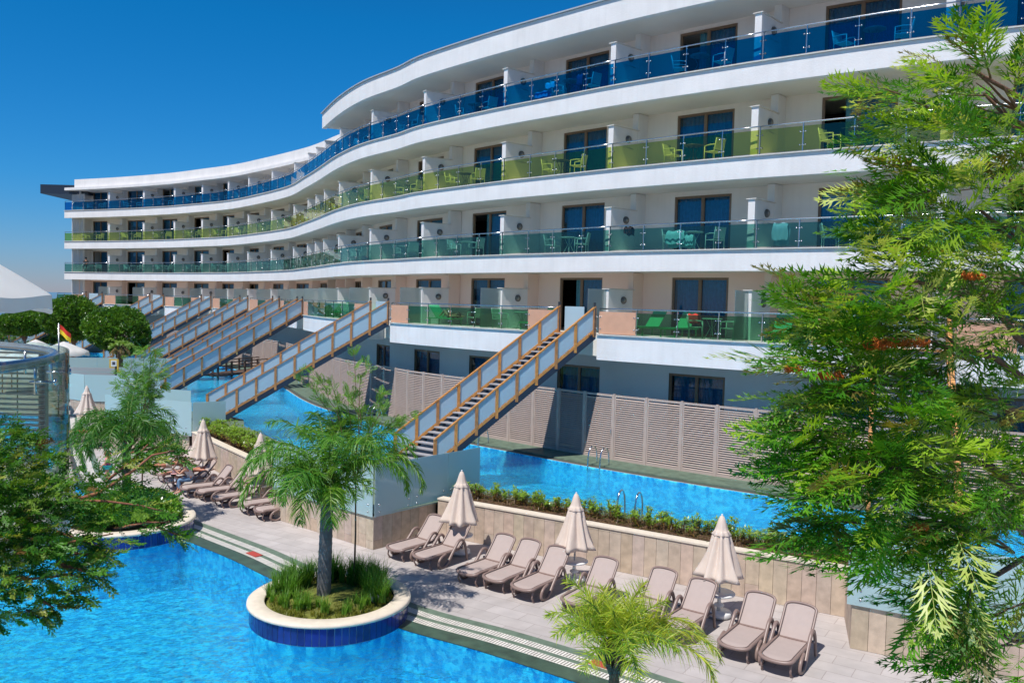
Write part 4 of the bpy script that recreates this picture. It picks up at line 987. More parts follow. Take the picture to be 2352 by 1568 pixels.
for (x0, y0), (x1, y1), Y in tips:
    a = np.array(atY(x0, y0, Y)); b = np.array(atY(x1, y1, Y)); v = b-a; v /= np.linalg.norm(v)
    wood.tube([tuple(a-np.array(TJ)), tuple((a+b)/2-np.array(TJ)), tuple(a+(b-a)*.85-np.array(TJ))], [.008, .006, .002], 5)
    for i in range(14): t = i/13; P2.append(a+(b-a)*t*.8); D2.append(v+np.cross(v, [0, 1, 0])*(-1)**i*rng.uniform(.2, .7)+rng.normal(0, .15, 3))
P = np.concatenate([P, P2]); D = np.concatenate([D, D2]); N = len(P); perm = rng.permutation(N); P = P[perm]; D = D[perm]
C = pal(N, [(.035, .13, .012), (.08, .23, .02), (.20, .34, .04), (.34, .38, .07), (.2, .11, .04)], [3, 4, 2.4, 1.2, .3])
scatter('foliage', JU, frames(D, np.array([[0, 0, 1.0]]), rng.normal(0, .8, N)), P-np.array(TJ), rng.uniform(.10, .19, N), C, LEAF, tj)
trunk = MB(); trunk.tube([(0, 0, 0), (.03, 0, 2), (0, .1, 4), (.1, .1, 6)], [.16, .14, .10, .05], 10); trunk.build('trunk', BARKR, tj)
def br(pts, Y, r0, r1):
    q = [atY(x, y, Y+.05*i)-TJ for i, (x, y) in enumerate(pts)]; wood.tube(q, [r0+(r1-r0)*i/(len(q)-1) for i in range(len(q))], 7)
br([(-150, 1240), (0, 1190), (80, 1170), (170, 1150), (230, 1130), (300, 1085), (350, 1045), (400, 1035)], 5.1, .020, .005)
br([(170, 1150), (240, 1150), (320, 1160), (400, 1180)], 5.2, .010, .003)
br([(-120, 1270), (0, 1250), (90, 1262), (180, 1240), (260, 1225)], 4.95, .016, .004); br([(-100, 1300), (60, 1330), (160, 1320), (230, 1320)], 4.9, .010, .003)
br([(250, 1100), (300, 1060), (340, 1020)], 5.4, .010, .004); br([(260, 1215), (330, 1200), (390, 1198)], 5.3, .010, .004)
wood.build('branches', BARKR, tj)

# saplings
def sapling(name, label, base, tips, cols, sc, leafn, weep=.3, tpl=None, tw=.02):
    r = empty(name, base); tag(r, label, 'tree'); b = Vector(base); mb = MB(); P = []; D = []
    top = sum([Vector(t) for t in tips], Vector((0, 0, 0)))/len(tips); mid = Vector((b.x+(top.x-b.x)*.3, b.y+(top.y-b.y)*.3, b.z+(top.z-b.z)*.55))
    mb.tube([(0, 0, -.1), (mid-b)*.5+Vector((.02, 0, 0)), mid-b], [tw*1.6, tw*1.3, tw], 8)
    for t in tips:
        t = Vector(t); pts = limb(mb, mid-b, t-b, tw*.8, .004, .12, 8)
        for i in range(leafn):
            f = .3+.7*random.random(); k = f*8; j = min(int(k), 7); q = pts[j].lerp(pts[j+1], k-j); d = (pts[j+1]-pts[j]).normalized()
            P.append(tuple(q+b)); D.append((d.x+rp(-.7, .7), d.y+rp(-.7, .7), d.z+rp(-.6, .5)-weep))
    P = np.array(P); D = np.array(D); N = len(P)
    scatter('foliage', tpl, frames(D, np.array([[0, 0, 1.0]]), rng.normal(0, .8, N)), P-np.array(base), rng.uniform(.7, 1.2, N)*sc, pal(N, cols, [1]*len(cols)), LEAF, r)
    mb.build('trunk', BARK, r); return r
LG_ = [(.16, .34, .05), (.24, .42, .07), (.12, .28, .04)]
sapling('sapling', 'thin light green sapling rising behind the central palm', (-3.5, 19.3, .4), [tuple(atY(x, y, Y)) for x, y, Y in ((715, 850, 19), (760, 880, 19.2), (812, 808, 19.4), (840, 825, 19.4), (878, 900, 19.4), (880, 935, 19.3), (800, 900, 19.5), (850, 980, 19.6), (905, 965, 19.4), (945, 950, 19.3), (690, 860, 19), (780, 960, 19.6))], LG_, .24, 44, .25, SO, .016)
sapling('weeping_sapling', 'weeping feathery sapling above the left palm', (-12.6, 29.0, 0), [tuple(atY(x, y, Y)) for x, y, Y in ((285, 850, 29), (300, 820, 29), (330, 800, 29), (355, 805, 29), (375, 840, 29), (270, 880, 29), (340, 880, 29), (372, 880, 29), (310, 900, 29.3), (325, 860, 29.2), (350, 850, 28.8))], LG_, .34, 46, .8, SO, .02)
# round clipped trees
def round_tree(label, c, R, base_z, seed, sq=.85):
    r = empty('round_tree', (c[0], c[1], base_z)); tag(r, label, 'tree', 'round crowned trees'); N = 3400; P = []; D = []
    lob = [(rng.normal(0, 1, 3), rng.uniform(.1, .28)) for _ in range(9)]
    for _ in range(N):
        v = rng.normal(0, 1, 3); v /= np.linalg.norm(v); k = 1+sum(a*max(0, (v@(u/np.linalg.norm(u))))**4 for u, a in lob)-.12
        rr = R*k*rng.uniform(.55, 1)**.35; P.append(np.array([v[0]*rr, v[1]*rr, v[2]*rr*sq])); D.append(v+rng.normal(0, .5, 3))
    P = np.array(P)+np.array([0, 0, c[2]-base_z]); D = np.array(D)
    scatter('crown', LC, frames(D, np.array([[0, 0, 1.0]]), rng.uniform(0, 6, N)), P, rng.uniform(.28, .5, N), pal(N, [(.05, .14, .015), (.09, .22, .02), (.15, .29, .03), (.04, .10, .015)], [3, 4, 2, 2]), LEAFD, r)
    mb = MB(); mb.tube([(0, 0, 0), (.1, 0, (c[2]-base_z)*.6), (0, 0, c[2]-base_z)], [.14, .11, .05], 10)
    for k in range(6): a = k*pi/3; limb(mb, (.05, 0, (c[2]-base_z)*.55), (cos(a)*R*.6, sin(a)*R*.6, c[2]-base_z+R*.1), .05, .015)
    mb.build('trunk', BARK, r)
c1 = atY(268, 752, 62); c2 = atY(168, 733, 67); c3 = atY(120, 690, 70)
round_tree('right hand round crowned tree beside the farthest staircases', c1, 2.15, 1.0, 1, .72); round_tree('left hand round crowned tree near the parasols', c2, 2.25, 0, 2, .68)
round_tree('smaller dark tree behind the left round tree', atY(140, 726, 84), 1.9, 0, 3)
round_tree('low dark tree beyond the white foreground parasol', atY(55, 742, 80), 2.1, 0, 4, .5); round_tree('dark tree by the left end of the hotel', atY(100, 728, 92), 2.3, 0, 5, .6)
random.seed(4)
fr = [dict(az=2*pi*k/9+rp(-.2, .2), el=rp(.5, 1.2), L=rp(.9, 1.2), droop=1.8, nl=26, ll=.3, lw=.03, c0=(.14, .27, .04), c1=(.3, .42, .1), ldroop=.4) for k in range(9)]
fr += [dict(az=2*pi*k/7, el=-.3, L=.8, droop=1.0, nl=20, ll=.25, lw=.03, c0=(.30, .2, .1), c1=(.4, .28, .14), ldroop=.8) for k in range(7)]
bb = atY(276, 835, 56); palm('small_palm', 'small palm with dry hanging leaves below the round tree', (bb.x, bb.y, 1.0), bb.z+1.1, .17, fr, ring=False, trunkc=(.2, .12, .07))
# ================================================================== sun loungers
def lounger_proto():
    r = empty('sun_lounger'); 
    def outline(x0, x1, w_, rad, z, n=6):
        P = []
        for cx, cy, a0 in ((x1-rad, w_-rad, 0), (x0+rad, w_-rad, pi/2), (x0+rad, -w_+rad, pi), (x1-rad, -w_+rad, 3*pi/2)):
            for k in range(n+1): a = a0+k*pi/2/n; P.append(Vector((cx+rad*cos(a), cy+rad*sin(a), z)))
        return P
    def zseat(x): return .345+.03*(max(0, .25-x)/.25)**0*0+(-.05*((.22-x)/.22)**2 if x < .22 else 0)
    def surf(name, x0, x1, zf, wf, m, nx=14, ny=8, th=.006, inset=0):
        mb = MB(); vs = []; 
        for i in range(nx+1):
            x = x0+(x1-x0)*i/nx; X, Zz = zf(x); w_ = wf(i/nx)
            for j in range(ny+1): y = -w_+2*w_*j/ny; vs.append((X, y, Zz-.012*(1-(2*j/ny-1)**2)))
        mb.add(vs, [(i*(ny+1)+j, (i+1)*(ny+1)+j, (i+1)*(ny+1)+j+1, i*(ny+1)+j+1) for i in range(nx) for j in range(ny)], smooth=True)
        return mb.build(name, m, r)
    def we(t, c=.16, w_=.292):   # rounded end at t = 0
        return w_*sqrt(max(.02, 1-max(0, (c-t)/c)**2))**.6
    def bf(x):                   # back arc, x is distance along the back
        return (1.20+x*cos(radians(45)+x*.10), .36+x*sin(radians(45)+x*.10))
    surf('seat_sling', .02, 1.20, lambda x: (x, zseat(x)+.012), lambda t: .305*(max(.0, 1-(max(0, .11-t)/.115)**2.6))**.45, SLING, nx=40)
    surf('back_sling', .02, .765, bf, lambda t: .300*(max(.0, 1-(max(0, .16-(1-t))/.165)**2.6))**.45, SLING, nx=36)
    # frames
    f = MB(); pts = []
    for i in range(25): t = (i/24)**2.2; x = .0+1.18*t; w_ = .325*(max(0, 1-(max(0, .13-t)/.13)**2.6))**.45; w_ = max(w_, .02); pts.append((x, w_, zseat(x)))
    L_ = [(x, -y, z) for x, y, z in pts]; full = list(reversed(pts))+L_
    f.tube(full, .036, 10); f.tube([(p[0]*1.0+.035 if p[0] < .2 else p[0], p[1]*.91, p[2]+.022) for p in full], .006, 5)
    f.beam((1.19, -.31, .345), (1.19, .31, .345), .05, .05); f.beam((.7, -.31, .325), (.7, .31, .325), .04, .03); f.build('seat_frame', TAUPE, r)
    f = MB(); bp = []
    for i in range(21): t = 1-(1-i/20)**2.2; X, Zz = bf(.78*t); bp.append((X, max(.02, .315*(max(0, 1-(max(0, .16-(1-t))/.16)**2.6))**.45), Zz))
    fb = bp+[(x, -y, z) for x, y, z in reversed(bp)]
    f.tube(fb, .028, 10); f.build('back_frame', TAUPE, r)
    e = MB(); e.tube([(p[0]-.012, p[1]*.925, p[2]+.008) for p in fb], .0065, 5); e.tube([(p[0]+.02, p[1]*.88, p[2]+.026) for p in full], .0065, 5); e.build('sling_edge', SLINGE, r)
    arm = [(.60, .345), (.44, .30), (.34, .20), (.33, .09), (.42, .03), (.56, .03), (.70, .12), (.85, .29), (1.0, .45), (1.10, .56), (1.20, .605), (1.30, .57), (1.38, .44), (1.43, .25), (1.47, .02)]
    sm = smooth2(arm, 4)
    for sg in (-1, 1):
        f = MB(); f.tube([(x, sg*(.378+.012*sin(x*4)), z) for x, z in sm], [.033+.008*sin(pi*i/len(sm)) for i in range(len(sm))], 8); f.build('armrest', TAUPE, r)
        f = MB(); f.tube([(.20, sg*.27, .31), (.13, sg*.28, .24), (.10, sg*.28, .12), (.16, sg*.28, .03)], [.026, .024, .022, .02], 8); f.ball((.16, sg*.28, .03), .032, 8); f.build('foot_leg', TAUPE, r)
        f = MB(); f.tube([(1.25, sg*.33, .375), (1.25, sg*.40, .375)], .03, 10); f.build('hinge_knob', TAUPE, r)
    f = MB(); f.tube([(1.38, -.27, .33), (1.48, -.25, .52)], .012, 6); f.tube([(1.38, .27, .33), (1.48, .25, .52)], .012, 6); f.tube([(1.48, -.25, .52), (1.48, .25, .52)], .012, 6); f.build('back_prop', TAUPE, r)
    return r
GL1 = 'loungers lined up against the planter wall'
LP = lounger_proto()
feet = [(-3.36, 22.83), (-2.57, 22.17), (-1.33, 20.94), (-.66, 20.50), (.03, 19.92), (1.17, 19.05), (2.40, 18.35), (3.12, 17.65), (4.2, 16.79), (4.86, 16.19)]
ordn = ['first', 'second', 'third', 'fourth', 'fifth', 'sixth', 'seventh', 'eighth', 'ninth', 'tenth']
ld = ['taupe lounger beside the shaded stone block, leftmost of the front row', 'taupe lounger just left of the left front parasol', 'taupe lounger just right of the left front parasol base', 'taupe lounger in the middle of the three between the front parasols', 'taupe lounger just left of the middle front parasol', 'taupe lounger just right of the middle front parasol', 'taupe lounger partly hidden behind the yellow green young palm', 'taupe lounger just left of the right front parasol', 'taupe lounger just right of the right front parasol', 'rightmost taupe lounger at the end of the front row']
first = True
def put_lounger(fx, fy, ang, label, group, off=.37):
    global first
    o = LP if first else tree_copy(LP); first = False
    d = Vector((cos(ang), sin(ang))); s_ = Vector((d.y, -d.x)); p = Vector((fx, fy))+s_*off
    o.location = (p.x, p.y, 0); o.rotation_euler = (0, 0, ang); tag(o, label, 'sun lounger', group); return o
for i, ((x, y), lb) in enumerate(zip(feet, ld)): put_lounger(x, y, radians([50, 52, 53, 54, 54, 56, 54, 53, 55, 55][i]), lb, GL1)
for i, ((x, y), lb) in enumerate(zip([(-11.54, 29.5), (-10.80, 29.0), (-9.94, 28.2), (-8.82, 27.35), (-8.12, 26.7)], ['taupe lounger on which the woman in white sits', 'taupe lounger next right of the woman in white', 'taupe lounger under the second parasol from the stone block', 'taupe lounger second from the stone block corner, left side', 'taupe lounger partly hidden by the corner of the stone block'])):
    put_lounger(x, y, radians([38, 40, 42, 40, 38][i]), lb, 'loungers left of the stone block')
for i, ((x, y), lb) in enumerate(zip([(-12.5, 30.6), (-13.3, 31.7), (-14.2, 33.0)], ['taupe lounger with the man lying face down', 'taupe lounger behind the reddish juniper branch', 'taupe lounger behind the left palm trunk'])):
    put_lounger(x, y, radians(40), lb, 'loungers left of the stone block')
for i, ((x, y), lb) in enumerate(zip([(-21.3, 40.9), (-20.5, 40.0), (-19.8, 39.3), (-19.2, 38.6)], ['far taupe lounger below the distant closed parasol', 'far taupe lounger second from left under the palm fronds', 'far taupe lounger with a sunbather on it', 'far taupe lounger nearest the distant stone wall'])):
    put_lounger(x, y, radians(22), lb, 'far loungers below the distant parasol')

# ------------------------------------------------------------------ closed parasols
def parasol_proto():
    r = empty('closed_parasol')
    mb = MB(); mb.tube([(0, 0, .1), (0, 0, 2.2)], .022, 12); mb.build('pole', mat('pole_white_metal', (.62, .62, .60), .35), r)
    def pl(t, z): return 1+.17*cos(8*t+.6+.5*sin(3*t))+.07*cos(5*t+1+z*3)+.04*cos(13*t+z*5)
    prof = [(.012, 2.32), (.05, 2.29), (.085, 2.20), (.12, 2.08), (.15, 1.97)]
    lo = [(.15, 1.99), (.175, 1.9), (.225, 1.7), (.29, 1.45), (.36, 1.2), (.43, 1.0), (.475, .90), (.45, .90)]
    mb = MB(); mb.lathe([(.02, 2.0)]+lo, 64, mod=lambda t, z: pl(t, z)*(1+.05*sin(3*t)*(2-z)) if z < 1.95 else 1); 
    v = mb.v; mb.v = [(x, y, z+(.03*sin(8*atan2(y, x)+.9)+.015*sin(3*atan2(y, x)) if z < .9 else 0)) for x, y, z in v]; mb.build('canopy', CANVAS, r)
    mb = MB(); mb.lathe(prof+[(.205, 1.90), (.20, 1.885)], 48, mod=lambda t, z: 1+.10*cos(8*t+.6)*max(0, min(1, (2.1-z)*5))); mb.build('vent_cap', CANVAS, r)
    mb = MB(); mb.ball((0, 0, 2.33), .025, 8); mb.build('finial', WPLAST, r)
    mb = MB(); mb.lathe([(.001, .015), (.27, .015), (.285, .03), (.285, .11), (.27, .13), (.06, .15), (.001, .15)], 40); mb.build('base_drum', WPLAST, r)
    mb = MB(); mb.lathe([(.285, .030), (.289, .032), (.289, .05), (.285, .052)], 40); mb.build('base_rim', mat('grey_rim', (.35, .35, .35), .5), r)
    mb = MB(); mb.tube([(-.05, -.285, .075), (-.05, -.31, .085), (.05, -.31, .085), (.05, -.285, .075)], .008, 6); mb.build('carry_handle', WPLAST, r)
    mb = MB(); mb.tube([(0, 0, .14), (0, 0, .52)], .045, 14); mb.lathe([(.045, .22), (.10, .24), (.12, .27), (.10, .30), (.045, .32)], 20); mb.build('lower_collar', WPLAST, r)
    mb = MB(); mb.lathe([(.001, .515), (.34, .515), (.355, .53), (.355, .55), (.34, .56), (.001, .555)], 44); mb.build('side_table', WPLAST, r)
    return r
PP = parasol_proto(); fp = True
def put_parasol(x, y, label, sc=1.0, rz=0, z=0, group='closed cream parasols on the deck'):
    global fp
    o = PP if fp else tree_copy(PP); fp = False; o.location = (x, y, z); o.scale = (sc,)*3; o.rotation_euler = (0, 0, rz); tag(o, label, 'parasol', group)
put_parasol(-1.30, 23.40, 'closed cream parasol in the front row, nearest the stone block', 1.0, .2)
put_parasol(1.72, 21.3, 'closed cream parasol in the middle of the front row', .97, 1.3)
put_parasol(4.86, 19.1, 'closed cream parasol at the right of the front row', 1.0, 2.2)
put_parasol(-11.45, 31.6, 'closed cream parasol against the planter wall near the woman', 1.02, .7)
put_parasol(-8.55, 29.05, 'closed cream parasol half hidden by the central palm', 1.0, 1.9)
put_parasol(-21.3, 42.6, 'distant closed cream parasol in front of the far screen', 1.0, 2.9)
put_parasol(-14.2, 27.0, 'closed parasol seen through the clear glass edge on the left', 1.0, .4)

# ------------------------------------------------------------------ planting along the retaining wall
def lance(V, Q, C, p, d, L, w_, c):
    s_ = np.cross(d, (0, 0, 1.0)); s_ = s_/(np.linalg.norm(s_)+1e-6)*w_; p = np.array(p); n0 = len(V)
    q1 = p+d*L*.4; q2 = p+d*L-np.array([0, 0, .12*L]); V += [p, q1+s_, q2, q1-s_]; Q.append((n0, n0+1, n0+2, n0+3)); C.append(c)
def shrub_proto(i, h, dense=False):
    rr = random.Random(i); V = []; Q = []; C = []; mb = MB()
    for sidx in range(rr.randint(4, 7) if not dense else 16):
        a = rr.uniform(0, 2*pi); R_ = rr.uniform(.02, .22) if not dense else rr.uniform(.05, .42); hh = h*rr.uniform(.6, 1.1); top = np.array([cos(a)*R_, sin(a)*R_, hh]); mb.tube([(cos(a)*R_*.4, sin(a)*R_*.4, 0), tuple(top)], .006, 5)
        for k in range(22):
            f = rr.uniform(.35, 1) if k > 7 else 1; b = rr.uniform(0, 2*pi); e = rr.uniform(-.2, 1.0); d = np.array([cos(b)*cos(e), sin(b)*cos(e), sin(e)])
            g = rr.random(); c = (.15+.17*g, .28+.18*g, .02+.04*g) if f > .6 else (.22+.12*g, .14+.06*g, .04)
            lance(V, Q, C, top*f, d, rr.uniform(.08, .14), rr.uniform(.014, .022), c)
    r = empty('bed_shrub'); fast_mesh('leaves', np.array(V), np.array(Q), np.array(C), LEAFD, r); mb.build('stems', BARK, r); return r
SP = [shrub_proto(i, .42) for i in range(4)]; SPD = [shrub_proto(20+i, .5, True) for i in range(2)]; used = set()
def put_shrub(protos, x, y, z, lab, grp, sc):
    p = random.choice(protos); o = p if p.name not in used else tree_copy(p); used.add(p.name); o.location = (x, y, z); o.rotation_euler = (0, 0, rp(0, 6.28)); o.scale = (sc, sc, sc*rp(.85, 1.1)); tag(o, lab, 'shrub', grp)
random.seed(21)
wp = smooth2(rev(WALLP), 6)
for (x, y), d, s_ in walk(wp, .105, .25):
    n_ = Vector((-d.y, d.x)); k = rp(.75, 1.35); put_shrub(SP, x+n_.x*k, y+n_.y*k, 1.02, 'leafy green shrub in the soil bed between the front planter wall and upper pool', 'shrubs in the bed behind the front planter wall', rp(.75, 1.2))
wl = smooth2(rev(WALLL), 6)
for (x, y), d, s_ in walk(wl, .42, .2):
    n_ = Vector((-d.y, d.x))
    for k in (.55, 1.05): put_shrub(SPD, x+n_.x*k, y+n_.y*k, 1.02, 'dense green shrub behind the planter wall near the seated woman', 'shrubs in the bed behind the left planter wall', rp(.95, 1.2))
def bed(name, path, w0, w1, z):
    a = offs(path, w0); b = offs(path, w1); mb = MB(); n = len(path); ny = 8; vs = []
    for j in range(ny+1):
        f = j/ny
        for (x0, y0), (x1, y1) in zip(a, b): vs.append((x0+(x1-x0)*f, y0+(y1-y0)*f, z+.05*sin(pi*f)+rp(-.015, .015)))
    mb.add(vs, [(j*n+i, j*n+i+1, (j+1)*n+i+1, (j+1)*n+i) for j in range(ny) for i in range(n-1)], smooth=True); o = mb.build(name, SOIL); o['kind'] = 'structure'
bed('planting_bed', wp, .26, 1.55, 1.015); bed('planting_bed', wl, .26, 1.5, 1.015)
V = []; Q = []; C = []
for (x, y), d, s_ in walk(wp, .0045, .1):
    n_ = Vector((-d.y, d.x)); k = rp(.3, 1.3); a = rp(0, 6.28); e = rp(-.1, 1.1); g = rp(.4, 1.2)
    c = random.choice([(.22*g, .12*g, .05*g), (.30*g, .19*g, .09*g), (.13*g, .07*g, .03*g), (.14*g, .17*g, .03*g)])
    lance(V, Q, C, (x+n_.x*k, y+n_.y*k, 1.05+rp(0, .20)), np.array([cos(a)*cos(e), sin(a)*cos(e), sin(e)]), rp(.08, .2), rp(.006, .014), c)
g = fast_mesh('dry_undergrowth', np.array(V), np.array(Q), np.array(C), LEAF); tag(g, 'dry brown leaves and twigs covering the bed behind the front wall', 'undergrowth', kind='stuff')
# island 2 shrubs
random.seed(9)
r = empty('island_shrub', (I2[0], I2[1], .4)); tag(r, 'dense glossy green shrubbery covering the left island', 'shrub'); P = []; D = []
for _ in range(2600):
    a = rp(0, 2*pi); k = sqrt(random.random())*1.5; h = (.62-.22*(k/1.5)**3)*(1+.25*sin(3*a+k*3))*rp(.45, 1.0); P.append((cos(a)*k*rp(.95, 1.1), sin(a)*k, h)); D.append((cos(a)*.8+rp(-.6, .6), sin(a)*.8+rp(-.6, .6), rp(-.1, 1)))
P = np.array(P); D = np.array(D)
scatter('leaves', LC, frames(D, np.array([[0, 0, 1.0]]), rng.uniform(0, 6, len(P))), P, rng.uniform(.14, .3, len(P)), pal(len(P), [(.09, .22, .02), (.14, .33, .03), (.26, .42, .05), (.05, .13, .015)], [3, 4, 2.5, 1.5]), LEAFD, r)
mb = MB()
for k in range(12): a = rp(0, 6.28); mb.tube([(cos(a)*.3, sin(a)*.3, -.05), (cos(a)*.9, sin(a)*.9, .4)], .02, 5)
mb.build('stems', BARK, r)

# ------------------------------------------------------------------ pool ladders
def ladder(label, a, inward, z):
    a = Vector(a); iv = Vector(inward).normalized(); s_ = Vector((-iv.y, iv.x)); r = empty('pool_ladder', (a.x, a.y, z)); tag(r, label, 'pool ladder', 'steel pool ladders')
    for sg in (-.27, .27):
        mb = MB(); o = s_*sg; pr = [(-.55, .0), (-.52, .35), (-.42, .60), (-.25, .68), (-.08, .60), (.02, .38), (.05, .0), (.05, -.85)]; mb.tube([(o.x+iv.x*x, o.y+iv.y*x, zz) for x, zz in smooth2(pr, 5)], .026, 10); mb.build('ladder_rail', STEEL, r)
    for zz in (-.15, -.4, -.65):
        mb = MB(); mb.beam((iv.x*.05-s_.x*.27, iv.y*.05-s_.y*.27, zz), (iv.x*.05+s_.x*.27, iv.y*.05+s_.y*.27, zz), .07, .02); mb.build('ladder_step', STEEL, r)
def ladder_far(label, u): q, t_, nn = cpt(u, -1.85); ladder(label, (q.x, q.y), (-nn.x, -nn.y), 1.06)
ladder_far('steel ladder on the far ledge by the fence doors', 78.9); ladder_far('steel ladder on the far ledge, right under the nearest staircase', 72.55); ladder_far('distant steel ladder on the far ledge near the wooden bridge', 65.0)
ladder('steel ladder rising from the shrub bed into the upper pool', (3.6, 24.25), (.5, .86), 1.05)

# ------------------------------------------------------------------ balcony furniture
def chair_mb():
    mb = MB(); 
    for x in (-.24, .24):
        mb.tube([(x, -.24, 0), (x, -.22, .62)], .017, 6); mb.tube([(x, .24, 0), (x, .24, .5), (x, .33, .86)], .017, 6); mb.tube([(x, -.23, .62), (x, .0, .645), (x, .27, .63)], .02, 6); mb.tube([(x, -.23, .41), (x, .25, .39)], .016, 6)
    return mb
def chair_proto(m):
    r = empty('armchair'); mb = chair_mb(); mb.build('frame', m, r)
    s_ = MB(); 
    for k in range(9): s_.box((-.23, -.23+.052*k, .405), (.23, -.23+.052*k+.044, .42))
    s_.build('seat', m, r)
    b = MB(); b.add([(-.24, .25, .44), (.24, .25, .44), (.24, .34, .86), (-.24, .34, .86), (-.24, .265, .44), (.24, .265, .44), (.24, .355, .86), (-.24, .355, .86)], [(0, 1, 2, 3), (7, 6, 5, 4), (0, 4, 5, 1), (3, 2, 6, 7), (0, 3, 7, 4), (1, 5, 6, 2)]); b.build('backrest', m, r); return r
def table_proto(m):
    r = empty('balcony_table'); t = MB(); t.lathe([(.001, .70), (.34, .70), (.36, .712), (.36, .725), (.34, .735), (.001, .735)], 28); t.build('table_top', m, r)
    for k in range(4):
        a = k*pi/2+.6; l = MB(); l.tube([(cos(a)*.26, sin(a)*.26, 0), (cos(a)*.06, sin(a)*.06, .4), (cos(a)*.2, sin(a)*.2, .7)], .013, 6); l.build('leg', m, r)
    return r
CP_ = {2: chair_proto(CHW), 3: chair_proto(CHG), 4: chair_proto(mat('white_chair_plastic', (.6, .66, .66), .45)), 1: chair_proto(mat('green_terrace_chair', (.42, .56, .47), .45))}
TPo = {2: table_proto(CHW), 3: table_proto(TABD), 4: table_proto(mat('blue_grey_table', (.15, .18, .2), .4)), 1: table_proto(mat('mint_table', (.35, .55, .45), .4))}
uc = set()
def put(p, x, y, z, rz, label, cat, group):
    o = p if p.name not in uc else tree_copy(p); uc.add(p.name); o.location = (x, y, z); o.rotation_euler = (0, 0, rz); tag(o, label, cat, group); return o
gn = {2: 'teal glass', 3: 'lime glass', 4: 'blue glass', 1: 'green terrace glass'}
ords = ['first', 'second', 'third', 'fourth', 'fifth', 'sixth', 'seventh', 'eighth', 'ninth', 'tenth', 'eleventh', 'twelfth', 'thirteenth', 'fourteenth', 'fifteenth', 'sixteenth', 'seventeenth', 'eighteenth']
random.seed(33); bays = [i for i, u in enumerate(PU[:18]) if u-(PU[i-1] if i else 1.7) > 4.0]
CH2 = {}
for fl in (2, 3, 4):
    for bi, i in enumerate(reversed(bays)):
        u = PU[i]; nm = '%s balcony behind %s, bay %s from the right' % ('', gn[fl], ords[bi]); w3 = 'behind %s, %s balcony from the right' % (gn[fl], ords[bi])
        uu = u-(2.7 if i > 11 else 2.3)+rp(-.3, .3); dd = rp(.7, 1.0)
        for kk, du in (('t', 0), ('l', -.85), ('r', .85)):
            q, t_, nn = cpt(uu+du*rp(.9, 1.1), dd+rp(-.1, .15)); a = atan2(t_.y, t_.x)
            if kk == 't': put(TPo[fl], q.x, q.y, Z[fl], a, 'round table '+w3, 'table', 'round balcony tables')
            elif kk == 'l': put(CP_[fl], q.x, q.y, Z[fl], a+pi/2+rp(-.5, .5), 'armchair left of the table '+w3, 'chair', 'balcony armchairs'); CH2[(fl, bi, 'l')] = q
            else: put(CP_[fl], q.x, q.y, Z[fl], a-pi/2+rp(-.5, .5), 'armchair right of the table '+w3, 'chair', 'balcony armchairs'); CH2[(fl, bi, 'r')] = q
def uinv(x, z, d, a=44.0, b=None):
    best = None; b = b or ULEN-1
    for k in range(600):
        u = a+(b-a)*k/599; q, _, _ = cpt(u, d); v = Vector((q.x, q.y, z-CAMH)); dz = v.dot(_f); px = 1176+FPX*v.dot(_rt)/dz
        if best is None or abs(px-x) < best[0]: best = (abs(px-x), u)
    return best[1]
def glounger_proto():
    r = empty('terrace_lounger'); f = MB()
    for sg in (-1, 1): f.beam((0, sg*.3, .3), (1.9, sg*.3, .3), .04, .05)
    f.beam((0, -.3, .3), (0, .3, .3), .04, .05); f.build('frame', GPLAS, r)
    s_ = MB(); s_.box((.0, -.29, .325), (1.25, .29, .345)); s_.build('seat', GPLAS, r)
    b = MB(); b.obox((1.25+.30, 0, .345+.28), (cos(.78), 0, sin(.78)), (0, 1, 0), (-sin(.78), 0, cos(.78)), .82, .6, .02); b.build('backrest', GPLAS, r)
    for x in (.1, 1.75):
        for sg in (-1, 1): l = MB(); l.beam((x, sg*.28, 0), (x, sg*.28, .3), .05, .04, up=(1, 0, 0)); l.build('leg', GPLAS, r)
    return r
GP = glounger_proto()
def tl(x, d, rzoff, label):
    u = uinv(x, 6.3, d); q, t_, nn = cpt(u, d); return put(GP, q.x, q.y, Z[1], atan2(nn.y, nn.x)+rzoff, label, 'sun lounger', 'green loungers on the terrace')
tl(1460, -.6, 0, 'green plastic lounger next to the peach panel right of the nearest staircase'); tl(1528, -.6, 0, 'green plastic lounger left of the chair with the red towel')
tl(1775, -.6, .1, 'green plastic lounger behind the leftmost leaves of the big tree'); tl(1850, -.6, .1, 'green lounger mostly hidden by the big tree')
wl_ = tl(1052, .1, -pi/2-.0, 'green lounger with a pale towel and the sunbathing woman'); wl_.rotation_euler = (0, 0, wl_.rotation_euler.z-pi+.0)
tl(810, -.3, -.8, 'green lounger on the terrace between the second and third staircases'); tl(745, -.3, -.8, 'green lounger on the terrace right of the third staircase')
tl(1205, -.5, 0, 'low green lounger beside the peach panel left of the nearest staircase'); tl(275, -.3, -1, 'distant green lounger above the round trees'); tl(400, -.3, -1, 'distant green lounger behind the sixth staircase'); tl(430, -.3, -1, 'second distant green lounger behind the sixth staircase')
def tc(x, d, rz, label, p, cat, g): u = uinv(x, 6.3, d); q, t_, nn = cpt(u, d); return put(p, q.x, q.y, Z[1], atan2(t_.y, t_.x)+rz, label, cat, g)
rc = tc(1600, -.4, pi/2+.4, 'pale chair with a red towel on the terrace', CP_[1], 'chair', 'terrace chairs'); tc(1634, -.3, 0, 'small round table beside the chair with the red towel', TPo[1], 'table', 'terrace tables')
tc(1675, -.3, -pi/2, 'pale chair right of the small table on the terrace', CP_[1], 'chair', 'terrace chairs')
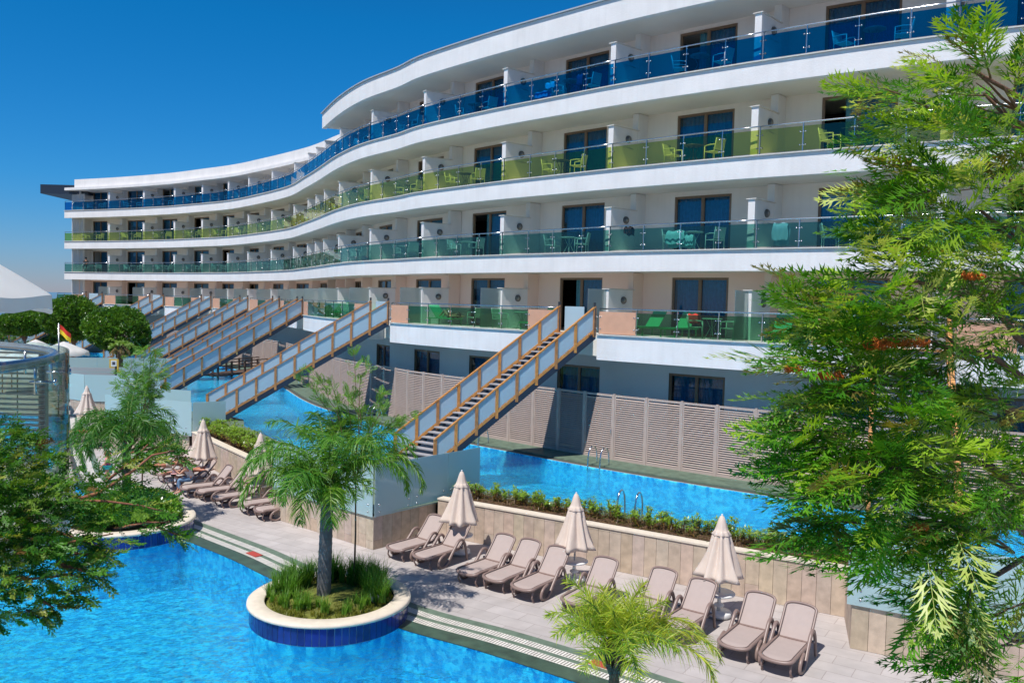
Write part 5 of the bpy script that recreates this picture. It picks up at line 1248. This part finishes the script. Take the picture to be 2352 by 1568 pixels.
tc(1150, -.2, pi/2, 'pale chair on the terrace left of the nearest staircase', CP_[1], 'chair', 'terrace chairs'); tc(1198, -.2, 0, 'pale table on the terrace left of the nearest staircase', TPo[1], 'table', 'terrace tables')
tc(1092, .2, -pi/2, 'pale chair beside the privacy glass right of the sunbather', CP_[1], 'chair', 'terrace chairs')
for x in (775, 790, 352, 392): tc(x, -.2, rp(-2, 2), {775: 'chair by the terrace table right of the third staircase', 790: 'second chair by the terrace table right of the third staircase', 352: 'chair on the far terrace right of the seventh staircase', 392: 'chair on the far terrace left of the sixth staircase'}[x], CP_[1], 'chair', 'terrace chairs')
def towel(name, label, c, ang, w_, h, m, zt):
    mb = MB(); n = 16; vs = []; prof = []
    for j in range(13):
        t = j/12; yy = (-.09 if t < .45 else .09)*(1 if abs(t-.45) > .05 else 0); zz = zt-abs(t-.45)*h*1.6; prof.append((yy*(1+.4*abs(t-.45)), zz))
    for j, (yy, zz) in enumerate(prof):
        for i in range(n+1): s_ = i/n-.5; vs.append((s_*w_*(1+.1*sin(j)), yy+.03*sin(s_*22+j*.3)*abs(zt-zz)*2, zz+.02*sin(s_*9)))
    mb.add(vs, [(j*(n+1)+i, j*(n+1)+i+1, (j+1)*(n+1)+i+1, (j+1)*(n+1)+i) for j in range(12) for i in range(n)], smooth=True); o = mb.build(name, m); o.location = c; o.rotation_euler = (0, 0, ang); tag(o, label, 'towel'); return o
TQ = mat('turquoise_towel', (.30, .66, .72), .95, .05, 20, .3, 60); RT = mat('red_towel', (.62, .05, .03), .95); BT = mat('blue_towel', (.1, .45, .8), .95)
def twl(name, label, x, z, d, fl, m, w_=.6, h=.6, zt=.9):
    u = uinv(x, z, d); q, t_, nn = cpt(u, d); return towel(name, label, (q.x, q.y, Z[fl]), atan2(t_.y, t_.x), w_, h, m, zt)
twl('towel', 'turquoise towel hanging over a chair behind teal glass', 1555, 10, .5, 2, TQ, .8, .75, .8); twl('towel', 'second turquoise towel over the chair arm behind teal glass', 1585, 10, .55, 2, TQ, .35, .6, .62)
twl('towel', 'red towel hung on the back of a terrace chair', 1596, 6.8, -.2, 1, RT, .42, .45, .9); twl('towel', 'pale blue towel hung beside the partition behind teal glass', 1795, 10, .6, 2, mat('pale_blue_towel', (.35, .55, .68), .95), .55, .9, .95)
twl('towel', 'bright blue towel on a chair behind blue glass', 1245, 16, .5, 4, BT, .7, .4, .5); twl('towel', 'light blue towel over a chair back behind blue glass', 1268, 16, .6, 4, mat('light_blue_towel', (.5, .75, .95), .95), .5, .4, .85)
twl('wetsuit', 'dark swimwear hanging on the handrail behind teal glass', 1445, 10, .12, 2, mat('black_cloth', (.015, .015, .02), .9), .35, .4, .96)
twl('towel', 'dark blue towel hanging behind blue glass', 1332, 16, .5, 4, mat('navy_towel', (.03, .06, .2), .95), .3, .7, .9)
# ================================================================== people
SKIN = mat('skin', (.55, .27, .17), .55, .06, 8); SKINR = mat('tanned_skin', (.50, .20, .12), .5, .06, 8)
def skinmesh(name, verts, edges, radii, m, parent=None, root=0, sub=2):
    me = bpy.data.meshes.new(name); me.from_pydata([tuple(v) for v in verts], edges, []); me.update(); o = link(name, me, parent, m)
    sk = o.modifiers.new('Skin', 'SKIN'); sk.use_smooth_shade = True; sk.branch_smoothing = .6
    for i, r in enumerate(radii):
        d = me.skin_vertices[0].data[i]; d.radius = (r, r) if not hasattr(r, '__len__') else r; d.use_root = (i == root)
    ss = o.modifiers.new('Subdivision', 'SUBSURF'); ss.levels = sub; ss.render_levels = sub; return o
def person(label, loc, rz, J, skin=SKIN, hairc=(.05, .03, .02), long_hair=True, group=None, cloth=()):
    """J: joints in metres: pel, wst, chs, nck, hed, and for L/R: shl, elb, wri, hip, kne, ank, toe"""
    r = empty('person', loc, rz); tag(r, label, 'person', group); V = []; E = []; R = []
    def add(p, rad, par=None): V.append(Vector(p)); R.append(rad); 
    ids = {}
    def nd(n, p, rad, par): V.append(Vector(p)); R.append(rad); ids[n] = len(V)-1; (E.append((ids[par], ids[n])) if par else None)
    nd('pel', J['pel'], .125, None); nd('wst', J['wst'], .10, 'pel'); nd('chs', J['chs'], .125, 'wst'); nd('nck', J['nck'], .05, 'chs'); nd('hd0', Vector(J['nck']).lerp(Vector(J['hed']), .5), .06, 'nck'); nd('hed', J['hed'], .088, 'hd0')
    up = (Vector(J['hed'])-Vector(J['nck'])).normalized(); nd('crn', Vector(J['hed'])+up*.06, .075, 'hed')
    for s_ in 'LR':
        nd('shl'+s_, J['shl'+s_], .058, 'chs'); nd('elb'+s_, J['elb'+s_], .037, 'shl'+s_); nd('wri'+s_, J['wri'+s_], .024, 'elb'+s_)
        a = Vector(J['elb'+s_]); b = Vector(J['wri'+s_]); d = (b-a).normalized(); sd = d.cross(Vector((0, 0, 1))); sd = sd.normalized() if sd.length > .1 else Vector((1, 0, 0)); pl = sd.cross(d)
        nd('plm'+s_, b+d*.05, .030, 'wri'+s_)
        for k, (off, ln) in enumerate(((-.028, .055), (-.010, .065), (.010, .062), (.027, .048))):
            nd('f%d%s' % (k, s_), b+d*.09+sd*off, .0095, 'plm'+s_); nd('g%d%s' % (k, s_), b+d*(.09+ln)+sd*off*1.15-pl*.02, .0075, 'f%d%s' % (k, s_))
        nd('th'+s_, b+d*.06-sd*.045-pl*.01, .011, 'plm'+s_)
        nd('hip'+s_, J['hip'+s_], .092, 'pel'); nd('kne'+s_, J['kne'+s_], .056, 'hip'+s_); nd('clf'+s_, Vector(J['kne'+s_]).lerp(Vector(J['ank'+s_]), .35), .052, 'kne'+s_); nd('ank'+s_, J['ank'+s_], .034, 'clf'+s_); nd('toe'+s_, J['toe'+s_], (.038, .022), 'ank'+s_)
    skinmesh('body', V, E, R, skin, r)
    fw = Vector(J.get('face', (1, 0, 0))).normalized(); h = Vector(J['hed']); up = (up-fw*up.dot(fw)).normalized(); sd = fw.cross(up)
    hb = MB(); c = h-fw*.022+up*.035; n = 14; hair = []
    mb = MB(); mb.ball(tuple(c), .108, 14, sc=(1, 1, 1)); 
    if long_hair:
        mb.tube([c-fw*.04, c-fw*.075-up*.10, c-fw*.06-up*.22, c-fw*.04-up*.30], [.085, .085, .065, .02], 10)
    mb.build('hair', mat('hair', hairc, .6), r)
    fm = MB(); fm.tube([h+fw*.085+up*.01, h+fw*.108-up*.012], [.011, .014], 8)
    for sg in (-1, 1): fm.ball(tuple(h+sd*(.092*sg)-up*.005), .02, 8, sc=(.6, .6, 1.3))
    fm.build('nose_and_ears', skin, r)
    em = MB()
    for sg in (-1, 1): em.ball(tuple(h+fw*.083+sd*(.032*sg)+up*.018), .010, 8)
    em.build('eyes', mat('eye', (.03, .02, .02), .2), r)
    mm = MB(); mm.tube([h+fw*.088-up*.042-sd*.02, h+fw*.094-up*.044, h+fw*.088-up*.042+sd*.02], .006, 6); mm.build('mouth', mat('lips', (.4, .1, .09), .4), r)
    for nm, keys, chain, grow, m in cloth:
        Vv = []; Ee = []; Rr = []; idx = {}
        for a, b, t0, t1 in chain:
            pa = V[ids[a]]; pb = V[ids[b]]; ra = R[ids[a]]; rb = R[ids[b]]; ra = ra if not hasattr(ra, '__len__') else ra[0]; rb = rb if not hasattr(rb, '__len__') else rb[0]
            for key, t in (((a, b, t0) if t0 > 0 else (a,), t0), ((a, b, t1) if t1 < 1 else (b,), t1)):
                if key not in idx: idx[key] = len(Vv); Vv.append(pa.lerp(pb, t)); Rr.append(ra+(rb-ra)*t+grow)
            Ee.append((idx[(a, b, t0) if t0 > 0 else (a,)], idx[(a, b, t1) if t1 < 1 else (b,)]))
        skinmesh(nm, Vv, Ee, Rr, m, r)
    return r
TOPC = [('pel', 'wst', 0, 1), ('wst', 'chs', 0, 1), ('chs', 'shlL', 0, .8), ('chs', 'shlR', 0, .8)]
JEANS = [('pel', 'hipL', 0, 1), ('hipL', 'kneL', 0, 1), ('kneL', 'clfL', 0, 1), ('clfL', 'ankL', 0, .7), ('pel', 'hipR', 0, 1), ('hipR', 'kneR', 0, 1), ('kneR', 'clfR', 0, 1), ('clfR', 'ankR', 0, .7), ('pel', 'wst', 0, .4)]
SHORTS = [('pel', 'hipL', 0, 1), ('hipL', 'kneL', 0, .35), ('pel', 'hipR', 0, 1), ('hipR', 'kneR', 0, .35)]
# woman sitting on the foot end of the leftmost lounger, bent over a child (local x = forward)
sit = dict(pel=(0, 0, .50), wst=(.07, 0, .66), chs=(.20, 0, .84), nck=(.30, 0, .95), hed=(.40, 0, 1.03), shlL=(.22, .17, .90), shlR=(.22, -.17, .90), elbL=(.42, .22, .72), elbR=(.40, -.20, .70), wriL=(.55, .10, .84), wriR=(.55, -.06, .82),
           hipL=(.05, .10, .48), hipR=(.05, -.10, .48), kneL=(.45, .13, .50), kneR=(.45, -.11, .50), ankL=(.40, .14, .09), ankR=(.46, -.11, .09), toeL=(.60, .15, .03), toeR=(.66, -.12, .03), face=(.85, 0, -.5))
wx = at(424, 1112, .3); 
person('seated woman in white top and blue jeans bending over a toddler', (*at(441, 1100, .45).xy, -.02), radians(205), sit, hairc=(.22, .11, .05), cloth=[('white_top', 0, TOPC, .036, mat('white_top', (.75, .66, .62), .85)), ('blue_jeans', 0, JEANS, .014, mat('blue_jeans', (.16, .27, .42), .85))])
tod = dict(pel=(0, 0, .40), wst=(0, 0, .46), chs=(0, 0, .55), nck=(0, 0, .62), hed=(.01, 0, .69), shlL=(0, .09, .58), shlR=(0, -.09, .58), elbL=(.10, .11, .50), elbR=(.10, -.11, .50), wriL=(.2, .08, .50), wriR=(.2, -.08, .50), hipL=(.02, .06, .38), hipR=(.02, -.06, .38), kneL=(.18, .07, .40), kneR=(.18, -.07, .40), ankL=(.22, .07, .22), ankR=(.22, -.07, .22), toeL=(.30, .07, .2), toeR=(.3, -.07, .2))
ch = person('toddler in pale clothes and pink sun hat held by the seated woman', (at(441, 1100, .45).x-.52, at(441, 1100, .45).y-.22, .12), radians(20), tod, cloth=[('romper', 0, TOPC+SHORTS, .006, mat('romper', (.7, .7, .75), .9))]); ch.scale = (.82,)*3
mb = MB(); mb.lathe([(.20, .70), (.12, .73), (.115, .80), (.06, .85), (.001, .86)], 24); mb.build('sun_hat', mat('pink_hat', (.72, .38, .36), .9), ch)
def lying(face_down=True):
    z = .12
    return dict(pel=(0, 0, z), wst=(.16, 0, z), chs=(.34, 0, z+.03), nck=(.50, 0, z+.05), hed=(.62, 0, z+.08), shlL=(.38, .17, z+.02), shlR=(.38, -.17, z+.02), elbL=(.52, .34, z-.02), elbR=(.52, -.34, z-.02), wriL=(.74, .22, z), wriR=(.74, -.22, z),
                hipL=(-.06, .10, z-.01), hipR=(-.06, -.10, z-.01), kneL=(-.48, .12, z-.03), kneR=(-.48, -.12, z-.03), ankL=(-.88, .13, z-.03), ankR=(-.88, -.13, z-.03), toeL=(-1.02, .14, z-.06), toeR=(-1.02, -.14, z-.06), face=(.2, 0, -1 if face_down else 1))
person('man in dark shorts lying face down on a lounger', (-11.75, 31.15, .42), radians(35), lying(), SKINR, (.04, .03, .02), False, cloth=[('dark_shorts', 0, SHORTS, .014, mat('dark_shorts', (.02, .02, .03), .9))])
person('sunbather lying on a lounger behind the juniper branch', (-13.0, 32.3, .42), radians(40), lying(False), SKINR, (.06, .03, .02), True, cloth=[('shorts', 0, SHORTS, .014, mat('beige_shorts', (.5, .4, .3), .9))])
stand = dict(pel=(0, 0, .55), wst=(0, 0, .66), chs=(.01, 0, .80), nck=(.02, 0, .92), hed=(.04, 0, 1.02), shlL=(0, .13, .86), shlR=(0, -.13, .86), elbL=(.08, .18, .68), elbR=(.08, -.18, .68), wriL=(.18, .12, .60), wriR=(.18, -.12, .60), hipL=(0, .07, .52), hipR=(0, -.07, .52), kneL=(.03, .08, .29), kneR=(-.02, -.08, .29), ankL=(.0, .08, .06), ankR=(-.03, -.08, .06), toeL=(.12, .09, .02), toeR=(.09, -.09, .02))
cq = at(247, 1105, 0); person('small child in a pink shirt standing on the deck behind the juniper', (cq.x, cq.y, 0), radians(200), stand, hairc=(.25, .1, .04), cloth=[('pink_shirt', 0, TOPC, .03, mat('pink_shirt', (.75, .10, .22), .9)), ('turquoise_skirt', 0, SHORTS, .03, mat('turquoise_skirt', (.05, .5, .5), .9))])
person('sunburnt sunbather on the far loungers under the palm fronds', (-19.9, 39.5, .42), radians(22), lying(), SKINR, (.1, .05, .03), False, cloth=[('red_trunks', 0, SHORTS, .014, mat('red_trunks', (.4, .05, .03), .9))])
# woman on the terrace lounger
u = uinv(1035, 6.3, .1); q, t_, nn = cpt(u, .1); lp = lying(False); lp['kneL'] = (-.34, .12, .42); lp['ankL'] = (-.62, .12, .12); lp['toeL'] = (-.75, .12, .09); lp['kneR'] = (-.30, -.12, .36); lp['ankR'] = (-.60, -.12, .12); lp['toeR'] = (-.72, -.12, .09)
person('woman in dark bikini sunbathing on the terrace lounger with bent knees', (q.x, q.y, Z[1]+.32), atan2(t_.y, t_.x), lp, SKIN, (.04, .02, .01), True, cloth=[('bikini_bottom', 0, [('pel', 'hipL', 0, .8), ('pel', 'hipR', 0, .8)], .012, mat('bikini', (.02, .02, .02), .8)), ('bikini_top', 0, [('wst', 'chs', .7, 1)], .012, mat('bikini_top', (.02, .02, .02), .8))])
u = uinv(198, 10, .7, 1, 20); q, t_, nn = cpt(u, .7); st = {k: (v[0], v[1], v[2]) for k, v in sit.items()}; st.update(wst=(0, 0, .68), chs=(.03, 0, .9), nck=(.04, 0, 1.04), hed=(.07, 0, 1.16), shlL=(.02, .18, .97), shlR=(.02, -.18, .97), elbL=(.12, .24, .75), elbR=(.12, -.24, .75), wriL=(.32, .16, .68), wriR=(.32, -.16, .68), face=(1, 0, 0))
blk = mat('dark_clothes', (.02, .025, .02), .9)
person('person in dark clothes on the far left balcony behind teal glass', (q.x, q.y, Z[2]+.25), radians(-80), st, SKIN, (.02, .015, .01), False, cloth=[('dark_top', 0, TOPC+[('chs', 'shlL', 0, 1), ('shlL', 'elbL', 0, 1), ('chs', 'shlR', 0, 1), ('shlR', 'elbR', 0, 1)], .02, blk), ('dark_trousers', 0, JEANS, .015, blk)])
for k, (dx, dy, a, lb) in enumerate([(-29.5, 53.5, 0, 'person in a dark shirt sitting beyond the far frosted screen'), ]):
    person(lb, (dx, dy, .9), radians(150), sit, SKINR, (.03, .02, .02), False, cloth=[('dark_shirt', 0, TOPC, .02, blk), ('trousers', 0, JEANS, .014, blk)])
for x, y, lb in ((-18.6, 37.2, 'left'), (-18.4, 37.0, 'right')):
    p = at(188 if lb == 'left' else 199, 1008, 0); mb = MB(); mb.add([(.0, -.05, 0), (.26, -.05, 0), (.28, 0, 0), (.26, .05, 0), (0, .05, 0), (.0, -.05, .02), (.26, -.05, .02), (.28, 0, .02), (.26, .05, .02), (0, .05, .02)], [(4, 3, 2, 1, 0), (5, 6, 7, 8, 9), (0, 1, 6, 5), (1, 2, 7, 6), (2, 3, 8, 7), (3, 4, 9, 8), (4, 0, 5, 9)])
    mb.tube([(.12, -.045, .02), (.17, 0, .07), (.12, .045, .02)], .008, 5); o = mb.build('flip_flop', mat('blue_rubber', (.02, .08, .3), .6)); o.location = (p.x, p.y, 0); o.rotation_euler = (0, 0, .4 if lb == 'left' else -.3); tag(o, 'blue flip flop on the deck, the %s one of the pair' % lb, 'sandal')

# ================================================================== left foreground terrace, parasol and glass
CT = (-6.4, 6.2); RT_ = 2.8
def tpt(a, r=RT_): return (CT[0]+r*cos(a), CT[1]+r*sin(a))
ts = empty('viewing_terrace', (CT[0], CT[1], 0)); tag(ts, 'round raised terrace edge at the far left with curved railing', 'terrace')
mb = MB(); mb.lathe([(.01, 5.0), (2.86, 5.0), (2.86, 5.25), (.01, 5.25)], 64); mb.build('floor_disc', COPING, ts); mb = MB(); mb.tube([(0, 0, 0), (0, 0, 5)], .35, 24); mb.build('column', WHITE, ts)
gr = empty('glass_balustrade', (CT[0], CT[1], 5.20)); tag(gr, 'curved clear glass balustrade with steel tube rail at the left edge', 'balustrade')
A0, A1 = radians(-95), radians(70); mb = MB(); mb.tube([(*[c-d for c, d in zip(tpt(A0+(A1-A0)*i/60, RT_-.10), CT)], 1.24) for i in range(61)], .042, 14); mb.build('handrail', mat('brushed_steel_rail', (.42, .47, .52), .25, metal=1), gr)
na = 8
for k in range(na):
    a0 = A0+(A1-A0)*k/na+.006; a1 = A0+(A1-A0)*(k+1)/na-.006; mb = MB(); vs = []; m = 10
    for r_ in (RT_, RT_+.014):
        for zz in (-.1, 1.29):
            for i in range(m+1): a = a0+(a1-a0)*i/m; vs.append((r_*cos(a), r_*sin(a), zz))
    fs = []; q = m+1
    for i in range(m): fs += [(i, i+1, q+i+1, q+i), (3*q+i, 3*q+i+1, 2*q+i+1, 2*q+i), (q+i, q+i+1, 3*q+i+1, 3*q+i)]
    fs += [(0, q, 3*q, 2*q), (m, 2*q+m, 3*q+m, q+m)]; mb.add(vs, fs, smooth=False); mb.build('glass_pane', CLEAR, gr)
    ac = a0+.05
    for aa in (a0+.05,):
        mb = MB()
        for zz in (1.08,): mb.tube([(cos(aa)*(RT_-.16), sin(aa)*(RT_-.16), zz), (cos(aa)*(RT_+.03), sin(aa)*(RT_+.03), zz)], .012, 8); mb.tube([(cos(aa)*(RT_+.016), sin(aa)*(RT_+.016), zz), (cos(aa)*(RT_+.035), sin(aa)*(RT_+.035), zz)], .026, 12)
        mb.tube([(cos(aa)*(RT_-.12), sin(aa)*(RT_-.12), 1.22), (cos(aa)*(RT_-.12), sin(aa)*(RT_-.12), .98)], .012, 8); mb.build('rail_bracket', STEEL, gr)
ls = empty('louvred_screen', (-5.2, 10.2, 0)); tag(ls, 'taupe slatted screen seen through the curved glass at the left', 'screen')
for k in range(34):
    mb = MB(); mb.box((-2.4, -.03, 4.2+.062*k), (-.42, .03, 4.2+.062*k+.022)); mb.build('slat', LOUV, ls)
for x in (-2.4, -1.4, -.46): mb = MB(); mb.box((x-.04, .032, 4.15), (x+.04, .11, 6.3)); mb.box((x-.04, -2.2, 4.95), (x+.04, .031, 5.05)); mb.build('post', LOUV, ls)
# open white parasol at the left edge
op = empty('open_parasol', (-7.27, 9.2, 5.22)); tag(op, 'large white open parasol cut by the left edge', 'parasol')
n = 8; mb = MB(); R_ = 2.05; vs = [(0, 0, 2.72)]; fs = []; m = 12; ang = 64
for j in range(1, m+1):
    t = j/m
    for i in range(ang):
        a = 2*pi*i/ang; k = (i % (ang//n))/(ang/n); sag = (sin(pi*k)**2)*.07*t; rr = R_*t*(1-.035*sin(pi*k)); z = 2.72-.98*t**1.4-sag*.6; vs.append((rr*cos(a+.3), rr*sin(a+.3), z))
for i in range(ang): fs.append((0, 1+i, 1+(i+1) % ang))
for j in range(m-1):
    for i in range(ang): b = 1+j*ang; b2 = b+ang; i2 = (i+1) % ang; fs.append((b+i, b2+i, b2+i2, b+i2))
b = len(vs)
for i in range(ang): a = 2*pi*i/ang; x, y, z = vs[1+(m-1)*ang+i]; vs.append((x*1.005, y*1.005, z-.17-.02*sin(a*11)-.03*sin(a*4)))
vv = MB(); b2 = 1+(m-1)*ang; vv.add(vs[b2:b2+ang]+vs[b:], [(i, ang+i, ang+(i+1) % ang, (i+1) % ang) for i in range(ang)]); vv.build('valance', CANVW, op)
mb.add(vs[:b], fs, smooth=True); mb.build('canopy', CANVW, op); mb = MB(); mb.tube([(0, 0, 0), (0, 0, 2.7)], .03, 12); mb.build('pole', DARKST, op)
for i in range(n): a = 2*pi*i/n+.3; mb = MB(); mb.tube([(0, 0, 2.6), (R_*cos(a)*.98, R_*sin(a)*.98, 1.72)], .010, 6); mb.build('rib', WPLAST, op)

# ================================================================== far left: parasols, flag, life ring box, bridge, greenery
def far_parasol(x, y, Y, w_, label):
    c = atY(x, y, Y); R_ = w_*Y/FPX/2; r = empty('garden_parasol', (c.x, c.y, 0)); tag(r, label, 'parasol', 'open white parasols on the far lawn'); mb = MB(); vs = [(0, 0, c.z)]; fs = []; m = 5; ang = 32
    for j in range(1, m+1):
        for i in range(ang): t = j/m; a = 2*pi*i/ang; vs.append((R_*t*cos(a)*(1-.04*sin(4*a)**2), R_*t*sin(a)*(1-.04*sin(4*a)**2), c.z-.62*t**1.1-.05*t*sin(4*a)**2))
    for i in range(ang): a = 2*pi*i/ang; vs.append((R_*cos(a), R_*sin(a), c.z-.86-.04*sin(8*a)))
    for i in range(ang): fs.append((0, 1+i, 1+(i+1) % ang))
    for j in range(m):
        for i in range(ang): b = 1+j*ang; b2 = b+ang; i2 = (i+1) % ang; fs.append((b+i, b2+i, b2+i2, b+i2))
    mb.add(vs, fs, smooth=True); mb.build('canopy', CANVW, r); mb = MB(); mb.tube([(0, 0, 0), (0, 0, c.z-.05)], .035, 8); mb.build('pole', WOODD, r)
for a in ((27, 790, 60, 70, 'open white parasol on the far lawn, leftmost'), (82, 779, 60, 84, 'open white parasol on the far lawn, behind the others'), (146, 784, 54, 108, 'open white parasol directly below the flag'), (105, 792, 50, 90, 'open white parasol left of the flag pole'), (40, 806, 46, 110, 'nearest open white parasol on the far lawn'), (5, 800, 58, 70, 'open white parasol at the very left edge of the lawn')): far_parasol(*a)
c = atY(135, 742, 48); r = empty('flag_pole', (c.x, c.y, 0)); tag(r, 'red and yellow lifeguard flag on a steel pole', 'flag'); mb = MB(); mb.tube([(0, 0, 0), (0, 0, c.z)], .04, 8); mb.build('pole', STEEL, r)
for nm, z0, z1, m in (('red_half', 0, .5, mat('red_flag', (.65, .03, .015), .8)), ('yellow_half', .5, 1, mat('yellow_flag', (.85, .55, .02), .8))):
    mb = MB(); vs = []
    for i in range(9):
        t = i/8; x = .05+.62*t; dz = -.52*t
        for zz in (z0, z1): vs.append((x, .05*sin(t*7), c.z-.06-.52*zz+dz*1.0))
    mb.add(vs, [(2*i, 2*i+2, 2*i+3, 2*i+1) for i in range(8)]); mb.build(nm, m, r)
c = atY(262, 838, 51.5); r = empty('life_ring_box', (c.x, c.y, 1.0)); tag(r, 'yellow stand with a white sign board above the far frosted screens', 'sign'); hh = c.z-1
mb = MB(); mb.box((-.28, -.03, hh-.34), (.28, .03, hh+.36)); mb.build('yellow_board', mat('yellow_paint', (.62, .42, .06), .6), r); mb = MB(); mb.box((-.17, -.045, hh-.10), (.17, -.031, hh+.28)); mb.build('white_sign', mat('white_sign', (.7, .72, .72), .5), r); mb = MB(); mb.box((-.09, -.055, hh+.02), (.09, -.046, hh+.2)); mb.build('dark_pictogram', mat('sign_ink', (.05, .06, .1), .6), r); mb = MB(); mb.box((-.03, .031, 0), (.03, .09, hh+.2)); mb.build('stand_post', STEEL, r)
mb = MB(); mb.box((-.42, -.05, hh-.42), (.42, .02, hh-.35)); mb.build('yellow_foot', mat('yellow_paint', (.62, .42, .06), .6), r)
c = atY(212, 840, 50); r = empty('storage_bench', (c.x, c.y, 1.0)); tag(r, 'grey slatted bench back behind the far frosted screens', 'bench')
for k in range(4): mb = MB(); mb.box((-1.35, -.03, .55+.27*k), (1.35, .03, .55+.27*k+.23)); mb.build('slat', mat('grey_board', (.33, .34, .35), .7), r)
for x in (-1.38, 1.38): mb = MB(); mb.box((x-.03, -.05, 0), (x+.03, .09, 1.7)); mb.build('post', DARKST, r)
# wooden foot bridge
a = at(478, 858, 1.25); b = at(625, 842, 1.25); a = Vector((a.x, a.y, 1.0)); b = Vector((b.x, b.y, 1.0)); r = empty('foot_bridge', a); tag(r, 'dark wooden footbridge over the upper pool below the far stairs', 'bridge'); d = (b-a).normalized(); s_ = Vector((d.y, -d.x, 0)); L = (b-a).length
mb = MB(); mb.obox(d*(L/2)+s_*0+Vector((0, 0, .12)), d, s_, (0, 0, 1), L, 1.8, .12); mb.build('deck', mat('dark_bridge_wood', (.10, .06, .045), .7, .2, 5), r)
for sg in (-.85, .85):
    for zz in (1.05, .6): mb = MB(); mb.obox(d*(L/2)+s_*sg+Vector((0, 0, zz)), d, s_, (0, 0, 1), L, .06, .07); mb.build('rail', mat('dark_bridge_wood', (.10, .06, .045), .7, .2, 5), r)
    for k in range(6): mb = MB(); mb.obox(d*(L*k/5)+s_*sg+Vector((0, 0, .45)), d, s_, (0, 0, 1), .12, .12, 1.35); mb.build('post', mat('dark_bridge_wood', (.10, .06, .045), .7, .2, 5), r)
# lawn and far greenery
fill('lawn', [[(-60, 47.2), (-31, 48), (-35.5, 44.2), (-33.4, 34), (-27.6, 26), (-60, 20)]], .004, mat('lawn_grass', (.07, .15, .03), .95, .3, 3, .5, 50))
P = []; D = []; rng = np.random.default_rng(3)
for _ in range(5200):
    x = rng.uniform(-110, -46); y = rng.uniform(84, 100); h = 2.3+1.0*sin(x*.35)+.6*sin(x*1.1)+(y-84)*.05; P.append((x, y, rng.uniform(.1, 1)*h)); D.append(rng.normal(0, 1, 3)+np.array([0, -.5, .6]))
P = np.array(P); D = np.array(D); o = scatter('far_hedge', LC, frames(D, np.array([[0, 0, 1.0]]), rng.uniform(0, 6, len(P))), P, rng.uniform(.8, 1.5, len(P)), pal(len(P), [(.04, .11, .015), (.08, .17, .03), (.13, .19, .05)], [3, 3, 2]), LEAFD); tag(o, 'far belt of mixed greenery in front of the sea', 'greenery', kind='stuff')
# small red drain covers with lettering slots set in the slate edge
for x, y, lb in ((584, 1273, 'left of the central island'), (1383, 1527, 'beside the young palm')):
    p = at(x, y, 0); best = min(range(len(EDGE)), key=lambda i: (EDGE[i][0]-p.x)**2+(EDGE[i][1]-p.y)**2); t = Vector((EDGE[best+1][0]-EDGE[best-1][0], EDGE[best+1][1]-EDGE[best-1][1])).normalized(); nn = Vector((-t.y, t.x)); r = empty('warning_plate', (p.x, p.y, .012)); r.rotation_euler = (0, 0, atan2(t.y, t.x)); tag(r, 'small red warning plate in the pool edge, '+lb, 'plate')
    mb = MB(); mb.box((-.25, -.11, -.005), (.25, .11, .012)); mb.build('red_plate', mat('red_plate', (.45, .06, .04), .6), r)
